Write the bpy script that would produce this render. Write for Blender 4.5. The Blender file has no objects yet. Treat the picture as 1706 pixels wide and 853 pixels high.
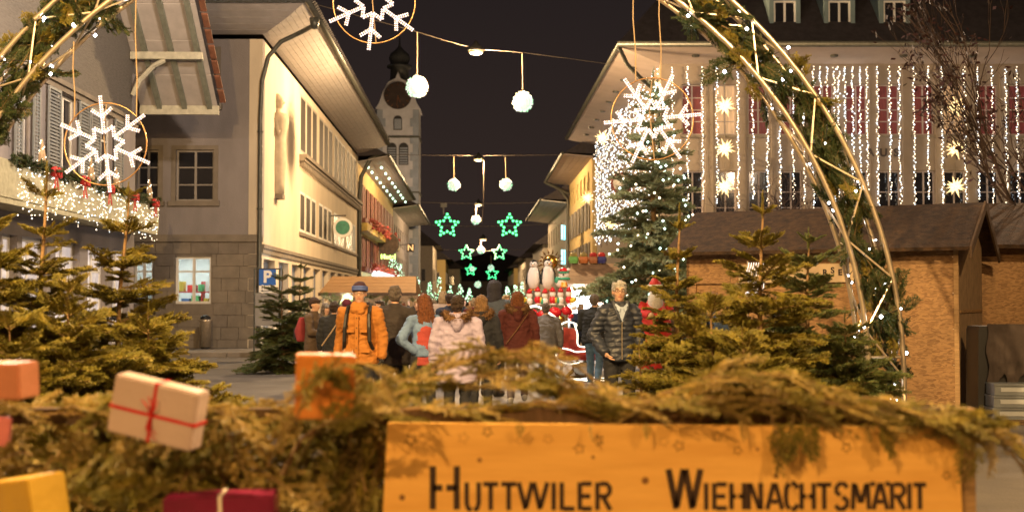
import bpy, bmesh, math, random
from mathutils import Matrix, Vector, noise, Euler
R = random.Random(11)
sc = bpy.context.scene
COL = sc.collection
PI = math.pi
# ------------------------------------------------------------------ camera
F = 2038.0                       # focal length in pixels of the 1706 px wide photograph
CAMZ = 1.6
PITCH = math.atan(73.5 / F)
cam = bpy.data.cameras.new('camera')
cam.sensor_width = 36.0
cam.lens = F / 1706 * 36
cam.clip_start = 0.1
cam.clip_end = 3000
camo = bpy.data.objects.new('camera', cam); COL.objects.link(camo)
camo.location = (0, 0, CAMZ)
camo.rotation_euler = (PI / 2 + PITCH, 0, 0)
cam.dof.use_dof = True
cam.dof.focus_distance = 17.0
cam.dof.aperture_fstop = 1.9
sc.camera = camo
sc.render.resolution_x = 1024; sc.render.resolution_y = 511
# ------------------------------------------------------------------ night sky
w = bpy.data.worlds.new("World"); sc.world = w; w.use_nodes = True
nt = w.node_tree; nt.nodes.clear()
out = nt.nodes.new('ShaderNodeOutputWorld'); bg = nt.nodes.new('ShaderNodeBackground')
tc = nt.nodes.new('ShaderNodeTexCoord'); sx = nt.nodes.new('ShaderNodeSeparateXYZ')
cr = nt.nodes.new('ShaderNodeValToRGB')
nt.links.new(tc.outputs['Generated'], sx.inputs[0]); nt.links.new(sx.outputs['Z'], cr.inputs[0])
cr.color_ramp.elements[0].position = 0.0; cr.color_ramp.elements[0].color = (.030, .0195, .0155, 1)
cr.color_ramp.elements[1].position = 0.35; cr.color_ramp.elements[1].color = (.0105, .0082, .0092, 1)
nt.links.new(cr.outputs[0], bg.inputs[0]); bg.inputs[1].default_value = 1.0
nt.links.new(bg.outputs[0], out.inputs[0])
sc.view_settings.view_transform = 'Standard'; sc.view_settings.look = 'None'
sc.view_settings.exposure = 0.25; sc.view_settings.gamma = 1.0
sc.cycles.use_denoising = True
sc.cycles.max_bounces = 5; sc.cycles.diffuse_bounces = 2; sc.cycles.glossy_bounces = 2
sc.cycles.transmission_bounces = 3; sc.cycles.transparent_max_bounces = 6
sc.cycles.caustics_reflective = False; sc.cycles.caustics_refractive = False
sc.cycles.sample_clamp_indirect = 3.0
sc.cycles.use_adaptive_sampling = True
# ------------------------------------------------------------------ helpers
def P(px, py, Y):
    """point at distance Y (metres north) seen in that place of the photograph"""
    dx = (px - 853) / F; dz = (426.5 - py) / F
    t = Y / (math.cos(PITCH) - dz * math.sin(PITCH))
    return Vector((dx * t, Y, CAMZ + (math.sin(PITCH) + dz * math.cos(PITCH)) * t))

MATS = {}
def mat(name, col, rough=.75, noise_amt=.15, scale=6.0, bump=0.0, bscale=40.0, metal=0.0, emit=None, estr=0.0,
        stretch=(1, 1, 1), col2=None, spec=.4, coord='Object'):
    if name in MATS: return MATS[name]
    m = bpy.data.materials.new(name); m.use_nodes = True
    t = m.node_tree; b = t.nodes['Principled BSDF']
    b.inputs['Roughness'].default_value = rough; b.inputs['Metallic'].default_value = metal
    b.inputs['Specular IOR Level'].default_value = spec
    c = (*col, 1)
    if noise_amt or col2:
        tcn = t.nodes.new('ShaderNodeTexCoord'); mp = t.nodes.new('ShaderNodeMapping')
        mp.inputs['Scale'].default_value = stretch
        n = t.nodes.new('ShaderNodeTexNoise'); n.inputs['Scale'].default_value = scale; n.inputs['Detail'].default_value = 5
        n.inputs['Roughness'].default_value = .6
        rmp = t.nodes.new('ShaderNodeValToRGB')
        rmp.color_ramp.elements[0].position = .3; rmp.color_ramp.elements[1].position = .7
        if col2 is None: col2 = tuple(v * (1 - 2 * noise_amt) for v in col)
        rmp.color_ramp.elements[0].color = (*col2, 1)
        rmp.color_ramp.elements[1].color = (*[min(1, v * (1 + noise_amt * .6)) for v in col], 1)
        t.links.new(tcn.outputs[coord], mp.inputs[0]); t.links.new(mp.outputs[0], n.inputs[0])
        t.links.new(n.outputs['Fac'], rmp.inputs[0]); t.links.new(rmp.outputs[0], b.inputs['Base Color'])
        if bump:
            n2 = t.nodes.new('ShaderNodeTexNoise'); n2.inputs['Scale'].default_value = bscale; n2.inputs['Detail'].default_value = 4
            bp = t.nodes.new('ShaderNodeBump'); bp.inputs['Strength'].default_value = bump; bp.inputs['Distance'].default_value = .02
            t.links.new(mp.outputs[0], n2.inputs[0]); t.links.new(n2.outputs['Fac'], bp.inputs['Height'])
            t.links.new(bp.outputs[0], b.inputs['Normal'])
    else:
        b.inputs['Base Color'].default_value = c
    if emit:
        b.inputs['Emission Color'].default_value = (*emit, 1); b.inputs['Emission Strength'].default_value = estr
    MATS[name] = m
    return m

class MB:
    def __init__(s, m=None):
        s.v = []; s.f = []; s.mi = []; s.m = m or Matrix.Identity(4); s.k = 0
    def add(s, vs, fs):
        o = len(s.v)
        s.v += [tuple(s.m @ Vector(p)) for p in vs]
        s.f += [tuple(i + o for i in f) for f in fs]; s.mi += [s.k] * len(fs)
    def box(s, x0, x1, y0, y1, z0, z1):
        s.add([(x0,y0,z0),(x1,y0,z0),(x1,y1,z0),(x0,y1,z0),(x0,y0,z1),(x1,y0,z1),(x1,y1,z1),(x0,y1,z1)],
              [(0,3,2,1),(4,5,6,7),(0,1,5,4),(1,2,6,5),(2,3,7,6),(3,0,4,7)])
    def obox(s, c, sz, rot=None):
        """bevelled-looking oriented box: chamfered corners"""
        mm = Matrix.Translation(c) @ (rot.to_4x4() if rot is not None else Matrix.Identity(4))
        keep = s.m; s.m = keep @ mm
        s.box(-sz[0]/2, sz[0]/2, -sz[1]/2, sz[1]/2, -sz[2]/2, sz[2]/2); s.m = keep
    def prism(s, pts, d):
        """pts: 3-d polygon; d: extrusion vector"""
        n = len(pts); d = Vector(d)
        vs = [Vector(p) for p in pts] + [Vector(p) + d for p in pts]
        fs = [tuple(range(n))[::-1], tuple(range(n, 2*n))] + [(i, (i+1) % n, n + (i+1) % n, n + i) for i in range(n)]
        s.add(vs, fs)
    def tube(s, pts, r, n=6, closed=False, caps=True):
        pts = [Vector(p) for p in pts]; N = len(pts)
        rr = r if isinstance(r, (list, tuple)) else [r] * N
        vs = []; up = None
        for i, p in enumerate(pts):
            if closed: t = pts[(i+1) % N] - pts[i-1]
            else: t = pts[min(i+1, N-1)] - pts[max(i-1, 0)]
            if t.length < 1e-9: t = Vector((0, 0, 1))
            t.normalize()
            if up is None:
                up = Vector((0, 0, 1)) if abs(t.z) < .9 else Vector((1, 0, 0))
            a = t.cross(up)
            if a.length < 1e-6: a = t.cross(Vector((0, 1, 0)))
            a.normalize(); up = a.cross(t).normalized()
            for k in range(n):
                an = 2 * PI * k / n
                vs.append(p + (a * math.cos(an) + up * math.sin(an)) * rr[i])
        fs = []
        for i in range(N if closed else N - 1):
            j = (i + 1) % N
            for k in range(n):
                l = (k + 1) % n
                fs.append((i*n + k, i*n + l, j*n + l, j*n + k))
        if not closed and caps:
            fs.append(tuple(range(n))); fs.append(tuple((N-1)*n + k for k in range(n))[::-1])
        s.add(vs, fs)
    def lathe(s, prof, c=(0,0,0), n=16):
        """prof: (r, z) bottom to top"""
        c = Vector(c); vs = []; fs = []
        for r, z in prof:
            for k in range(n):
                an = 2*PI*k/n; vs.append(c + Vector((r*math.cos(an), r*math.sin(an), z)))
        for i in range(len(prof)-1):
            for k in range(n):
                l = (k+1) % n; fs.append((i*n+k, i*n+l, (i+1)*n+l, (i+1)*n+k))
        fs.append(tuple(range(n))[::-1]); fs.append(tuple((len(prof)-1)*n+k for k in range(n)))
        s.add(vs, fs)
    def ball(s, c, r, n=8, m=6):
        r = r if isinstance(r, (list, tuple)) else (r, r, r)
        c = Vector(c); vs = [c + Vector((0, 0, -r[2]))]; fs = []
        for i in range(1, m):
            ph = -PI/2 + PI*i/m
            for k in range(n):
                an = 2*PI*k/n
                vs.append(c + Vector((r[0]*math.cos(ph)*math.cos(an), r[1]*math.cos(ph)*math.sin(an), r[2]*math.sin(ph))))
        vs.append(c + Vector((0, 0, r[2])))
        for k in range(n): fs.append((0, 1+(k+1) % n, 1+k))
        for i in range(m-2):
            for k in range(n):
                l = (k+1) % n; a = 1+i*n
                fs.append((a+k, a+l, a+n+l, a+n+k))
        t = len(vs)-1; a = 1+(m-2)*n
        for k in range(n): fs.append((a+k, a+(k+1) % n, t))
        s.add(vs, fs)
    def octa(s, c, r):
        x, y, z = c
        s.add([(x+r,y,z),(x-r,y,z),(x,y+r,z),(x,y-r,z),(x,y,z+r),(x,y,z-r)],
              [(0,2,4),(2,1,4),(1,3,4),(3,0,4),(2,0,5),(1,2,5),(3,1,5),(0,3,5)])
    def mesh(s, name, mats, smooth=False):
        me = bpy.data.meshes.new(name); me.from_pydata(s.v, [], s.f)
        for m in (mats if isinstance(mats, (list, tuple)) else [mats]): me.materials.append(m)
        if any(s.mi): me.polygons.foreach_set('material_index', s.mi)
        if smooth: me.polygons.foreach_set('use_smooth', [True]*len(s.f))
        me.update()
        return me
    def build(s, name, mats, parent=None, smooth=False, kind=None):
        return link(name, s.mesh(name, mats, smooth), parent, kind)

def link(name, me, parent=None, kind=None, mtx=None):
    o = bpy.data.objects.new(name, me); COL.objects.link(o)
    if parent is not None: o.parent = parent
    if mtx is not None: o.matrix_local = mtx
    if kind: o['kind'] = kind
    return o
def tag(o, label, cat, group=None):
    o['label'] = label; o['category'] = cat
    if group: o['group'] = group
    return o
def thing(name, label, cat, loc=(0,0,0), rz=0.0, group=None):
    o = bpy.data.objects.new(name, None); COL.objects.link(o)
    o.empty_display_size = .2
    o.location = loc; o.rotation_euler = (0, 0, rz)
    return tag(o, label, cat, group)
def struct(o):
    o['kind'] = 'structure'; return o
def copy_tree(o, parent=None):
    c = o.copy(); COL.objects.link(c)
    if parent is not None: c.parent = parent
    for ch in list(o.children): copy_tree(ch, c)
    return c
ORD = 'first second third fourth fifth sixth seventh eighth ninth tenth eleventh twelfth thirteenth fourteenth fifteenth sixteenth seventeenth eighteenth nineteenth twentieth'.split()
def nth(i):
    if i < 20: return ORD[i]
    t = ['twenty', 'thirty', 'forty', 'fifty', 'sixty', 'seventy'][(i + 1) // 10 - 2]
    u = (i + 1) % 10
    return (t + '-' + ORD[u-1]) if u else t[:-1] + 'ieth'

def frame(O, d):
    """local axes of a wall: X along it, Y into the building, Z up"""
    d = Vector((d[0], d[1], 0)).normalized(); y = Vector((-d.y, d.x, 0))
    m = Matrix.Identity(4)
    m.col[0][:3] = d; m.col[1][:3] = y; m.col[2][:3] = (0, 0, 1); m.col[3][:3] = (O[0], O[1], 0)
    return m
class Fac:
    def __init__(s, O, d):
        s.m = frame(O, d); s.O = Vector((O[0], O[1])); s.d = Vector((d[0], d[1])).normalized()
    def s_at(s, px):
        k = (px - 853) / F
        return (k * s.O.y - s.O.x) / (s.d.x - k * s.d.y)
    def z_at(s, px, py):
        return P(px, py, s.O.y + s.s_at(px) * s.d.y).z
    def sz(s, px, py): return s.s_at(px), s.z_at(px, py)

def holes_wall(mb, L, z0, z1, T, holes, reveal=.22, back=True):
    """wall from x=0..L, outer face at y=0, with real openings (x0,x1,za,zb)"""
    xs = sorted({0, L, *[h[0] for h in holes], *[h[1] for h in holes]})
    zs = sorted({z0, z1, *[h[2] for h in holes], *[h[3] for h in holes]})
    for i in range(len(xs)-1):
        j = 0
        while j < len(zs)-1:
            def inh(jj):
                cx = (xs[i]+xs[i+1])/2; cz = (zs[jj]+zs[jj+1])/2
                return any(h[0] < cx < h[1] and h[2] < cz < h[3] for h in holes)
            if inh(j): j += 1; continue
            k = j
            while k < len(zs)-1 and not inh(k): k += 1
            mb.add([(xs[i],0,zs[j]),(xs[i+1],0,zs[j]),(xs[i+1],0,zs[k]),(xs[i],0,zs[k])], [(0,1,2,3)])
            j = k
    for (a, b, c, d) in holes:
        r = reveal
        mb.add([(a,0,c),(b,0,c),(b,0,d),(a,0,d),(a,r,c),(b,r,c),(b,r,d),(a,r,d)],
               [(0,4,5,1),(1,5,6,2),(2,6,7,3),(3,7,4,0)])
    mb.add([(0,0,z0),(L,0,z0),(L,0,z1),(0,0,z1),(0,T,z0),(L,T,z0),(L,T,z1),(0,T,z1)],
           [(0,3,7,4),(1,5,6,2),(3,2,6,7)] + ([(4,7,6,5)] if back else []))
WCACHE = {}
def window(parent, fm, x0, x1, z0, z1, fmat, gmat, fw=.06, vb=1, hb=(.5,), depth=.12, name='window', sill=None, fd=.06):
    key = (round(x1-x0, 3), round(z1-z0, 3), fmat.name, gmat.name, fw, vb, hb)
    W, H = x1-x0, z1-z0
    if key not in WCACHE:
        m = MB()
        m.box(0, fw, 0, fd, 0, H); m.box(W-fw, W, 0, fd, 0, H)
        m.box(fw, W-fw, 0, fd, 0, fw); m.box(fw, W-fw, 0, fd, H-fw, H)
        for k in range(vb):
            c = W*(k+1)/(vb+1); m.box(c-fw*.6, c+fw*.6, .002, fd-.004, fw, H-fw)
        for h in hb:
            m.box(fw, W-fw, .006, fd-.008, H*h-fw*.35, H*h+fw*.35)
        g = MB(); g.box(fw*.5, W-fw*.5, fd*.5, fd*.5+.012, fw*.5, H-fw*.5)
        WCACHE[key] = (m.mesh('window', fmat), g.mesh('pane', gmat))
    a, b = WCACHE[key]
    o = link(name, a, parent, mtx=fm @ Matrix.Translation((x0, depth, z0)))
    link('pane', b, o)
    if sill:
        s_ = MB(fm); s_.box(x0-.08, x1+.08, -.1, .08, z0-.12, z0); s_.build('window_sill', sill, parent)
    return o
BAKE = bpy.data.scenes.new('bake')      # empty side scene: modifiers are evaluated here, quickly
def baked(o):
    BAKE.collection.objects.link(o); vl = BAKE.view_layers[0]; vl.update(); dg = vl.depsgraph; dg.update()
    me = bpy.data.meshes.new_from_object(o.evaluated_get(dg)); bpy.data.objects.remove(o); return me
def text_mesh(txt, size, mats, extrude=.01, offset=0.0, align='CENTER'):
    c = bpy.data.curves.new('text', 'FONT'); c.body = txt; c.size = size; c.extrude = extrude; c.offset = offset
    c.align_x = align; c.align_y = 'CENTER'
    o = bpy.data.objects.new('text', c); me = baked(o); bpy.data.curves.remove(c)
    me.materials.clear(); me.materials.append(mats)
    return me
UPR = Matrix.Rotation(PI/2, 4, 'X')      # text upright, read from -Y
def dirmat(p, d, roll=0.0, s=(1, 1, 1), up=Vector((0, 0, 1))):
    """matrix placing a mesh laid along +X so that it points along d"""
    d = Vector(d).normalized(); y = up.cross(d)
    if y.length < 1e-4: y = Vector((0, 1, 0))
    y.normalize(); z = d.cross(y)
    m = Matrix.Identity(4)
    m.col[0][:3] = d; m.col[1][:3] = y; m.col[2][:3] = z
    m = Matrix.Translation(p) @ m @ Matrix.Rotation(roll, 4, 'X') @ Matrix.Diagonal((*s, 1))
    return m
# ------------------------------------------------------------------ materials
SODIUM = (1.0, .60, .24)
def emis(name, col, s): return mat(name, (.6, .6, .6), noise_amt=0, emit=col, estr=s)
m_plaster_yellow = mat('cream_plaster', (.66, .56, .42), .9, .09, .7, .25, 60, stretch=(1, 1, .4))
m_plaster_grey = mat('grey_rough_plaster', (.265, .24, .24), .95, .14, .8, .6, 45, stretch=(1, 1, .4))
m_stone = mat('sandstone', (.23, .195, .155), .9, .12, 2.5, .4, 25)
m_stone_dark = mat('sandstone_trim', (.20, .17, .14), .9, .12, 2.5, .3, 25)
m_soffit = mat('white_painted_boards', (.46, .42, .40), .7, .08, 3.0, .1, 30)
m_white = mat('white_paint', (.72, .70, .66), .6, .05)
m_gutter = mat('weathered_copper_gutter', (.10, .10, .085), .45, .15, 8, metal=.4)
m_tile = mat('dark_roof_tiles', (.045, .038, .042), .85, .2, 4, .5, 18)
m_roofbrown = mat('bitumen_shingle', (.060, .033, .017), .9, .3, 9, .8, 40, col2=(.018, .011, .008))
m_glass = mat('dark_window_glass', (.018, .018, .022), .08, 0, spec=.7)
def thin_glass(name):
    m = bpy.data.materials.new(name); m.use_nodes = True; t = m.node_tree; t.nodes.clear(); o = t.nodes.new('ShaderNodeOutputMaterial')
    a = t.nodes.new('ShaderNodeBsdfTransparent'); g = t.nodes.new('ShaderNodeBsdfGlossy'); g.inputs['Roughness'].default_value = .05; x = t.nodes.new('ShaderNodeMixShader'); x.inputs[0].default_value = .06
    t.links.new(a.outputs[0], x.inputs[1]); t.links.new(g.outputs[0], x.inputs[2]); t.links.new(x.outputs[0], o.inputs[0]); MATS[name] = m; return m
m_frame = mat('window_frame_pale', (.30, .27, .24), .6, .05)
m_frame_dark = mat('window_frame_dark', (.14, .12, .10), .6, .1)
m_osb = mat('strand_board', (.50, .33, .17), .7, .2, 9, .35, 22, col2=(.36, .22, .10), stretch=(1, 1, 2.5))
def osb(name, dark, light, scale=26):
    m = bpy.data.materials.new(name); m.use_nodes = True; t = m.node_tree; b = t.nodes['Principled BSDF']; b.inputs['Roughness'].default_value = .65
    tcn = t.nodes.new('ShaderNodeTexCoord'); n = t.nodes.new('ShaderNodeTexNoise'); n.inputs['Scale'].default_value = 3.5; n.inputs['Detail'].default_value = 1
    mx = t.nodes.new('ShaderNodeVectorMath'); mx.operation = 'MULTIPLY_ADD'; mx.inputs[1].default_value = (.07, .07, .07)
    mp = t.nodes.new('ShaderNodeMapping'); mp.inputs['Scale'].default_value = (.8, .8, 2.2); mp.inputs['Rotation'].default_value = (.3, .5, .2)
    v = t.nodes.new('ShaderNodeTexVoronoi'); v.inputs['Scale'].default_value = scale; v.inputs['Randomness'].default_value = 1
    sp = t.nodes.new('ShaderNodeSeparateColor'); r_ = t.nodes.new('ShaderNodeValToRGB'); n2 = t.nodes.new('ShaderNodeTexNoise'); n2.inputs['Scale'].default_value = 1.3; n2.inputs['Detail'].default_value = 6
    ml = t.nodes.new('ShaderNodeMix'); ml.data_type = 'RGBA'; ml.blend_type = 'MULTIPLY'; ml.inputs[0].default_value = .55
    r_.color_ramp.elements[0].color = (*dark, 1); r_.color_ramp.elements[1].color = (*light, 1); r_.color_ramp.elements[0].position = .05; r_.color_ramp.elements[1].position = .75
    bp = t.nodes.new('ShaderNodeBump'); bp.inputs['Strength'].default_value = .35; bp.inputs['Distance'].default_value = .01
    L = t.links.new
    L(tcn.outputs['Object'], n.inputs[0]); L(n.outputs['Color'], mx.inputs[0]); L(tcn.outputs['Object'], mx.inputs[2]); L(mx.outputs[0], mp.inputs[0]); L(mp.outputs[0], v.inputs['Vector'])
    L(v.outputs['Color'], sp.inputs[0]); L(sp.outputs[0], r_.inputs[0]); L(tcn.outputs['Object'], n2.inputs[0]); L(r_.outputs[0], ml.inputs[6]); L(n2.outputs['Fac'], ml.inputs[7]); L(ml.outputs[2], b.inputs['Base Color']); L(sp.outputs[1], bp.inputs['Height']); L(bp.outputs[0], b.inputs['Normal'])
    MATS[name] = m; return m
m_osb = osb('strand_board_flakes', (.25, .13, .05), (.45, .26, .11))
m_wood = mat('plank_wood', (.42, .27, .13), .7, .2, 5, .3, 30, stretch=(1, 1, 8))
m_darkwood = mat('brown_wood', (.12, .075, .045), .75, .25, 5, .3, 30, stretch=(8, 1, 1))
m_metal = mat('aluminium_tube', (.78, .66, .50), .30, .10, 12, metal=.8)
m_black = mat('black_rubber', (.015, .015, .016), .5, .1)
m_cable = mat('cable', (.16, .13, .10), .6, .1)
m_rope = mat('hemp_cord', (.42, .30, .18), .8, .1)
m_bark = mat('fir_bark', (.26, .16, .075), .9, .25, 20, .5, 50)
m_needle = mat('fir_needles', (.25, .20, .028), .55, .3, 3.0, col2=(.10, .105, .018), spec=.35)
m_needle_dark = mat('dark_fir_needles', (.13, .155, .04), .55, .3, 3.0, col2=(.03, .055, .025))
m_needle_arch = mat('deep_green_needles', (.055, .085, .028), .5, .3, 3.0, col2=(.022, .042, .016))
m_needle_dry = mat('pale_fir_needles', (.46, .34, .10), .45, .3, 4.0, col2=(.20, .16, .045))
m_bulb_w = emis('warm_white_bulb', (1.0, .80, .55), 4.5)
m_bulb_c = emis('cool_white_bulb', (.82, .93, 1.0), 4.5)
m_bulb_g = emis('greenish_white_bulb', (.62, 1.0, .72), 3.5)
m_green = emis('green_bulb', (.06, 1.0, .30), 2.8)
m_flake = emis('pinkish_white_rope_light', (1.0, .78, .86), .95); m_flake2 = emis('pink_rope_light', (.80, .42, .56), .42)
m_ropelight = emis('warm_rope_light', (1.0, .93, .72), 2.2)
m_star = emis('paper_star_light', (1.0, .66, .26), 1.9)
m_red = mat('red_fabric', (.48, .025, .02), .6, .15)
# ------------------------------------------------------------------ street lamps and their light
def point(name, loc, power, col=(1.0, .66, .33), r=.12, parent=None):
    l = bpy.data.lights.new(name, 'POINT'); l.energy = power; l.color = col; l.shadow_soft_size = r
    o = bpy.data.objects.new(name, l); COL.objects.link(o); o.location = loc
    if parent: o.parent = parent
    return o
m_lampglow = mat('sodium_lamp_glow', (.02, .02, .02), noise_amt=0, emit=(1.0, .56, .17), estr=1.5)
def hung_lamp(px, py, Y, power, label, s=1.0):
    p = P(px, py, Y)
    t = thing('street_lamp', label, 'street lamp', p, 0, 'street lamps hung over the road')
    m = MB(); m.lathe([(.26*s, .0), (.30*s, .05*s), (.26*s, .16*s), (.12*s, .26*s), (.05*s, .40*s)], n=14)
    m.build('lamp_housing', m_gutter, t, True)
    g = MB(); g.lathe([(.08*s, -.10*s), (.22*s, -.06*s), (.27*s, .0)], n=14); g.build('lamp_glass', m_lampglow, t, True)
    point('lamp_light', (0, 0, -.35*s), power, parent=t, r=.25)
    return t
hung_lamp(793, 87, 44, 8500, 'nearest street lamp glowing orange on the overhead wire')
hung_lamp(797, 266, 78, 5200, 'second street lamp under the wire between two light balls', 1.1)
hung_lamp(797, 341, 112, 5500, 'third street lamp just above a light globe far down the street', 1.3)
hung_lamp(805, 399, 150, 6000, 'small far street lamp above the lower pair of green stars', 1.6)
# unseen mast lamps; the pair before the firs is added fill
def added_mast_lamp(x, y, h, ax, power, label, warm=SODIUM):
    t = thing('added_mast_lamp', label, 'street lamp', (x, y, 0), 0, 'unseen mast lamps added round the square')
    m = MB(); m.lathe([(.09, 0), (.08, .8), (.055, .9), (.045, h)], n=10); m.tube([(0, 0, h-.05), (ax*.5, 0, h+.2), (ax, 0, h+.15)], .035)
    m.build('lamp_mast', m_gutter, t, True)
    g = MB(); g.box(ax-.3, ax+.3, -.12, .12, h+.12, h+.22); g.build('lamp_housing', m_gutter, t)
    g = MB(); g.box(ax-.26, ax+.26, -.10, .10, h+.085, h+.117); g.build('lamp_glass', m_lampglow, t)
    point('lamp_light', (ax, 0, h), power, warm, .12, t)
added_mast_lamp(-5.2, -4.5, 6.5, 1.2, 3000, 'unseen mast lamp assumed behind the photographer on the left', (1.0, .55, .19))  # assumed lamp out of view, lights the sign and front branches
added_mast_lamp(6.5, -6.5, 7.0, -1.2, 2300, 'unseen mast lamp assumed behind the photographer on the right', (1.0, .55, .19))  # second assumed lamp out of view, warms the foreground from the right
added_mast_lamp(-5.6, 6.0, 8.0, 1.0, 8200, 'unseen mast lamp added beyond the left edge to light firs and people', (1.0, .64, .27))  # unseen lamp, added to brighten the crowd and firs from the left
added_mast_lamp(6.6, 5.0, 8.0, -1.0, 5200, 'unseen mast lamp added beyond the right edge to light firs and people', (1.0, .64, .28))  # its unseen partner on the right, added for the same fill
added_mast_lamp(13.5, 26.0, 8.5, -1.0, 2600, 'unseen mast lamp added on the square beyond the right edge', (1.0, .70, .44))  # added out of view for more light across the square
t_ = thing('street_lamp', 'unseen street lamp added above the top edge to light the grey wall', 'street lamp', (-2.5, 23.5, 9.6), 0, 'street lamps hung over the road')  # added lamp out of view, brightens the grey end wall
m = MB(); m.lathe([(.30, .0), (.34, .05), (.26, .16), (.12, .26), (.05, .40)], n=14); m.build('lamp_housing', m_gutter, t_, True); m = MB(); m.lathe([(.08, -.10), (.22, -.06), (.27, -.002)], n=14); m.build('lamp_glass', m_lampglow, t_, True); point('lamp_light', (0, 0, -.35), 2900, (1.0, .80, .62), .2, t_)
m = MB(); m.tube([(-9.9, 23.5, 10.2), (-2.5, 23.5, 10.0), (14, 24.5, 10.6)], .012, 4); tag(m.build('overhead_wire', m_cable), 'unseen overhead wire added above the picture to carry the added lamp', 'wire', 'wires across the street')  # wire added only to carry this unseen lamp
t_ = thing('added_wall_lamp', 'unseen bracket lamp added on the gabled house beyond the left edge', 'street lamp', (-9.79, 20.5, 7.6))  # added out of view to throw light on the grey house wall
m = MB(); m.tube([(0, 0, -.2), (.4, 0, .1), (.9, 0, .1)], .03); m.build('bracket', m_gutter, t_); m = MB(); m.lathe([(.16, -.02), (.19, .03), (.06, .18)], (.9, 0, 0), 12); m.build('lamp_housing', m_gutter, t_, True)
m = MB(); m.lathe([(.05, -.1), (.13, -.06), (.15, -.022)], (.9, 0, 0), 12); m.build('lamp_glass', m_lampglow, t_, True); point('lamp_light', (.9, 0, -.2), 800, (1.0, .76, .58), .12, t_)
# ------------------------------------------------------------------ ground
SD = Vector((-.031, 1, 0)).normalized()      # direction of the street
g = MB(); g.add([(-400,-60,0),(400,-60,0),(400,900,0),(-400,900,0)], [(0,1,2,3)])
m_ground = mat('asphalt_square', (.11, .095, .08), .75, .25, .9, .4, 35)
struct(g.build('ground', m_ground))
m_pave = mat('pavement_slab', (.17, .15, .13), .8, .15, 3, .3, 40)
def pav(name, xa, xb, ya, yb, mt, z=.12):
    """raised pavement built slab by slab near the camera"""
    base = MB()
    xo = lambda y: -.031*(y-38)
    base.add([(xa+xo(ya),ya,0),(xb+xo(ya),ya,0),(xb+xo(yb),yb,0),(xa+xo(yb),yb,0),
              (xa+xo(ya),ya,z),(xb+xo(ya),ya,z),(xb+xo(yb),yb,z),(xa+xo(yb),yb,z)],
             [(0,3,2,1),(4,5,6,7),(0,1,5,4),(1,2,6,5),(2,3,7,6),(3,0,4,7)])
    return struct(base.build(name, mt))
pv = pav('pavement', -7.8, -6.2, 38.5, 180, m_pave)
pv2 = pav('pavement', 4.2, 5.7, 46.5, 180, m_pave)
# apron of slabs in front of the grey house wall
ap = MB(); ap.box(-13, -6.3, 34.6, 37.9, 0, .10); apo = struct(ap.build('pavement', m_stone_dark))
sl = MB(); sl.box(.01, .79, .01, .79, .10, .125); slm = sl.mesh('paving_slab', m_pave)
for i in range(8):
    for j in range(4):
        link('paving_slab', slm, apo, mtx=Matrix.Translation((-12.8+i*.8, 34.65+j*.8, R.uniform(-.004, .004))))
kb = MB(); kb.box(0, .98, 0, .15, 0, .13); kbm = kb.mesh('kerb_stone', m_stone)
for i in range(7): link('kerb_stone', kbm, apo, mtx=Matrix.Translation((-13+i*1.0, 34.42, 0)))
# road lines of the sett paving in front of the market
m_sett = mat('grey_sett_paving', (.22, .20, .185), .7, .25, 14, .6, 14)
st = MB()
st.add([(-3.0, 15.5, .004), (3.2, 15.5, .004), (3.6, 60, .004), (-5.5, 60, .004)], [(0,1,2,3)])
road = struct(st.build('road', m_sett))
# wooden boards laid over the cables by the sleigh
m_board = mat('grey_duckboard', (.36, .34, .31), .75, .2, 6, .2, 30, stretch=(1, 6, 1))
dk = thing('duckboard', 'grey boards laid on the ground in front of the sleigh', 'boards', (1.25, 19.6, 0.006))
for i in range(9):
    b = MB(); b.box(-.6+i*.135, -.6+i*.135+.12, 0, 2.4, 0, .05+.004*(i % 2)); b.build('board', m_board, dk)
# ================================================================== buildings
# ---------- yellow corner house with the grey plaster end wall
hx = thing('corner_house', 'corner house with grey plaster end wall, yellow street front and deep white eaves', 'building')
CX, CY, LEN = -7.8, 38.0, 31.5
fs = Fac((CX, CY), SD)                   # street front
fe = Fac((-17.0, CY), (1, 0))            # end wall, looks at the camera
LE = CX + 17.0
ZW = 9.75
def up(px): return px
groups = []
W3 = []                                   # top floor: groups of three tall windows
for k in range(4):
    s0 = 8.4 + k*5.65
    for j in range(3): W3.append((s0 + j*1.72, s0 + j*1.72 + 1.5, 7.25, 9.45))
W2 = []
for k in range(4):
    s0 = 8.4 + k*5.65
    for j in range(3): W2.append((s0 + j*1.66, s0 + j*1.66 + 1.42, 4.2, 5.75))
W1 = []
for k in range(9):
    s0 = .45 + k*3.0
    W1.append((s0, s0+2.2, .35, 2.9))
mb = MB(fs.m); holes_wall(mb, LEN, 0, ZW, .4, W1+W2+W3, .3); mb.build('street_wall', m_plaster_yellow, hx)
m_litglass = mat('dim_lit_glass', (.10, .09, .08), .3, .3, 1.2, emit=(.9, .85, .6), estr=.13)
m_shopglass = mat('shop_glass', (.12, .13, .14), .08, .3, .8, emit=(.75, .9, 1.0), estr=.07)
m_dullglass = mat('dull_brown_glass', (.05, .042, .036), .65, .2, .4, spec=.1)
for (a, b, c, d) in W3: window(hx, fs.m, a, b, c, d, m_frame, m_dullglass, .10, 0, (), .0, fd=.03)
for i, (a, b, c, d) in enumerate(W2): window(hx, fs.m, a, b, c, d, m_white, m_litglass if i > 5 else m_dullglass, .10, 1 if i > 5 else 0, (), .0, fd=.03)
for (a, b, c, d) in W1: window(hx, fs.m, a, b, c, d, m_frame, m_shopglass, .07, 1, (), .2)
t = MB(fs.m)
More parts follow.
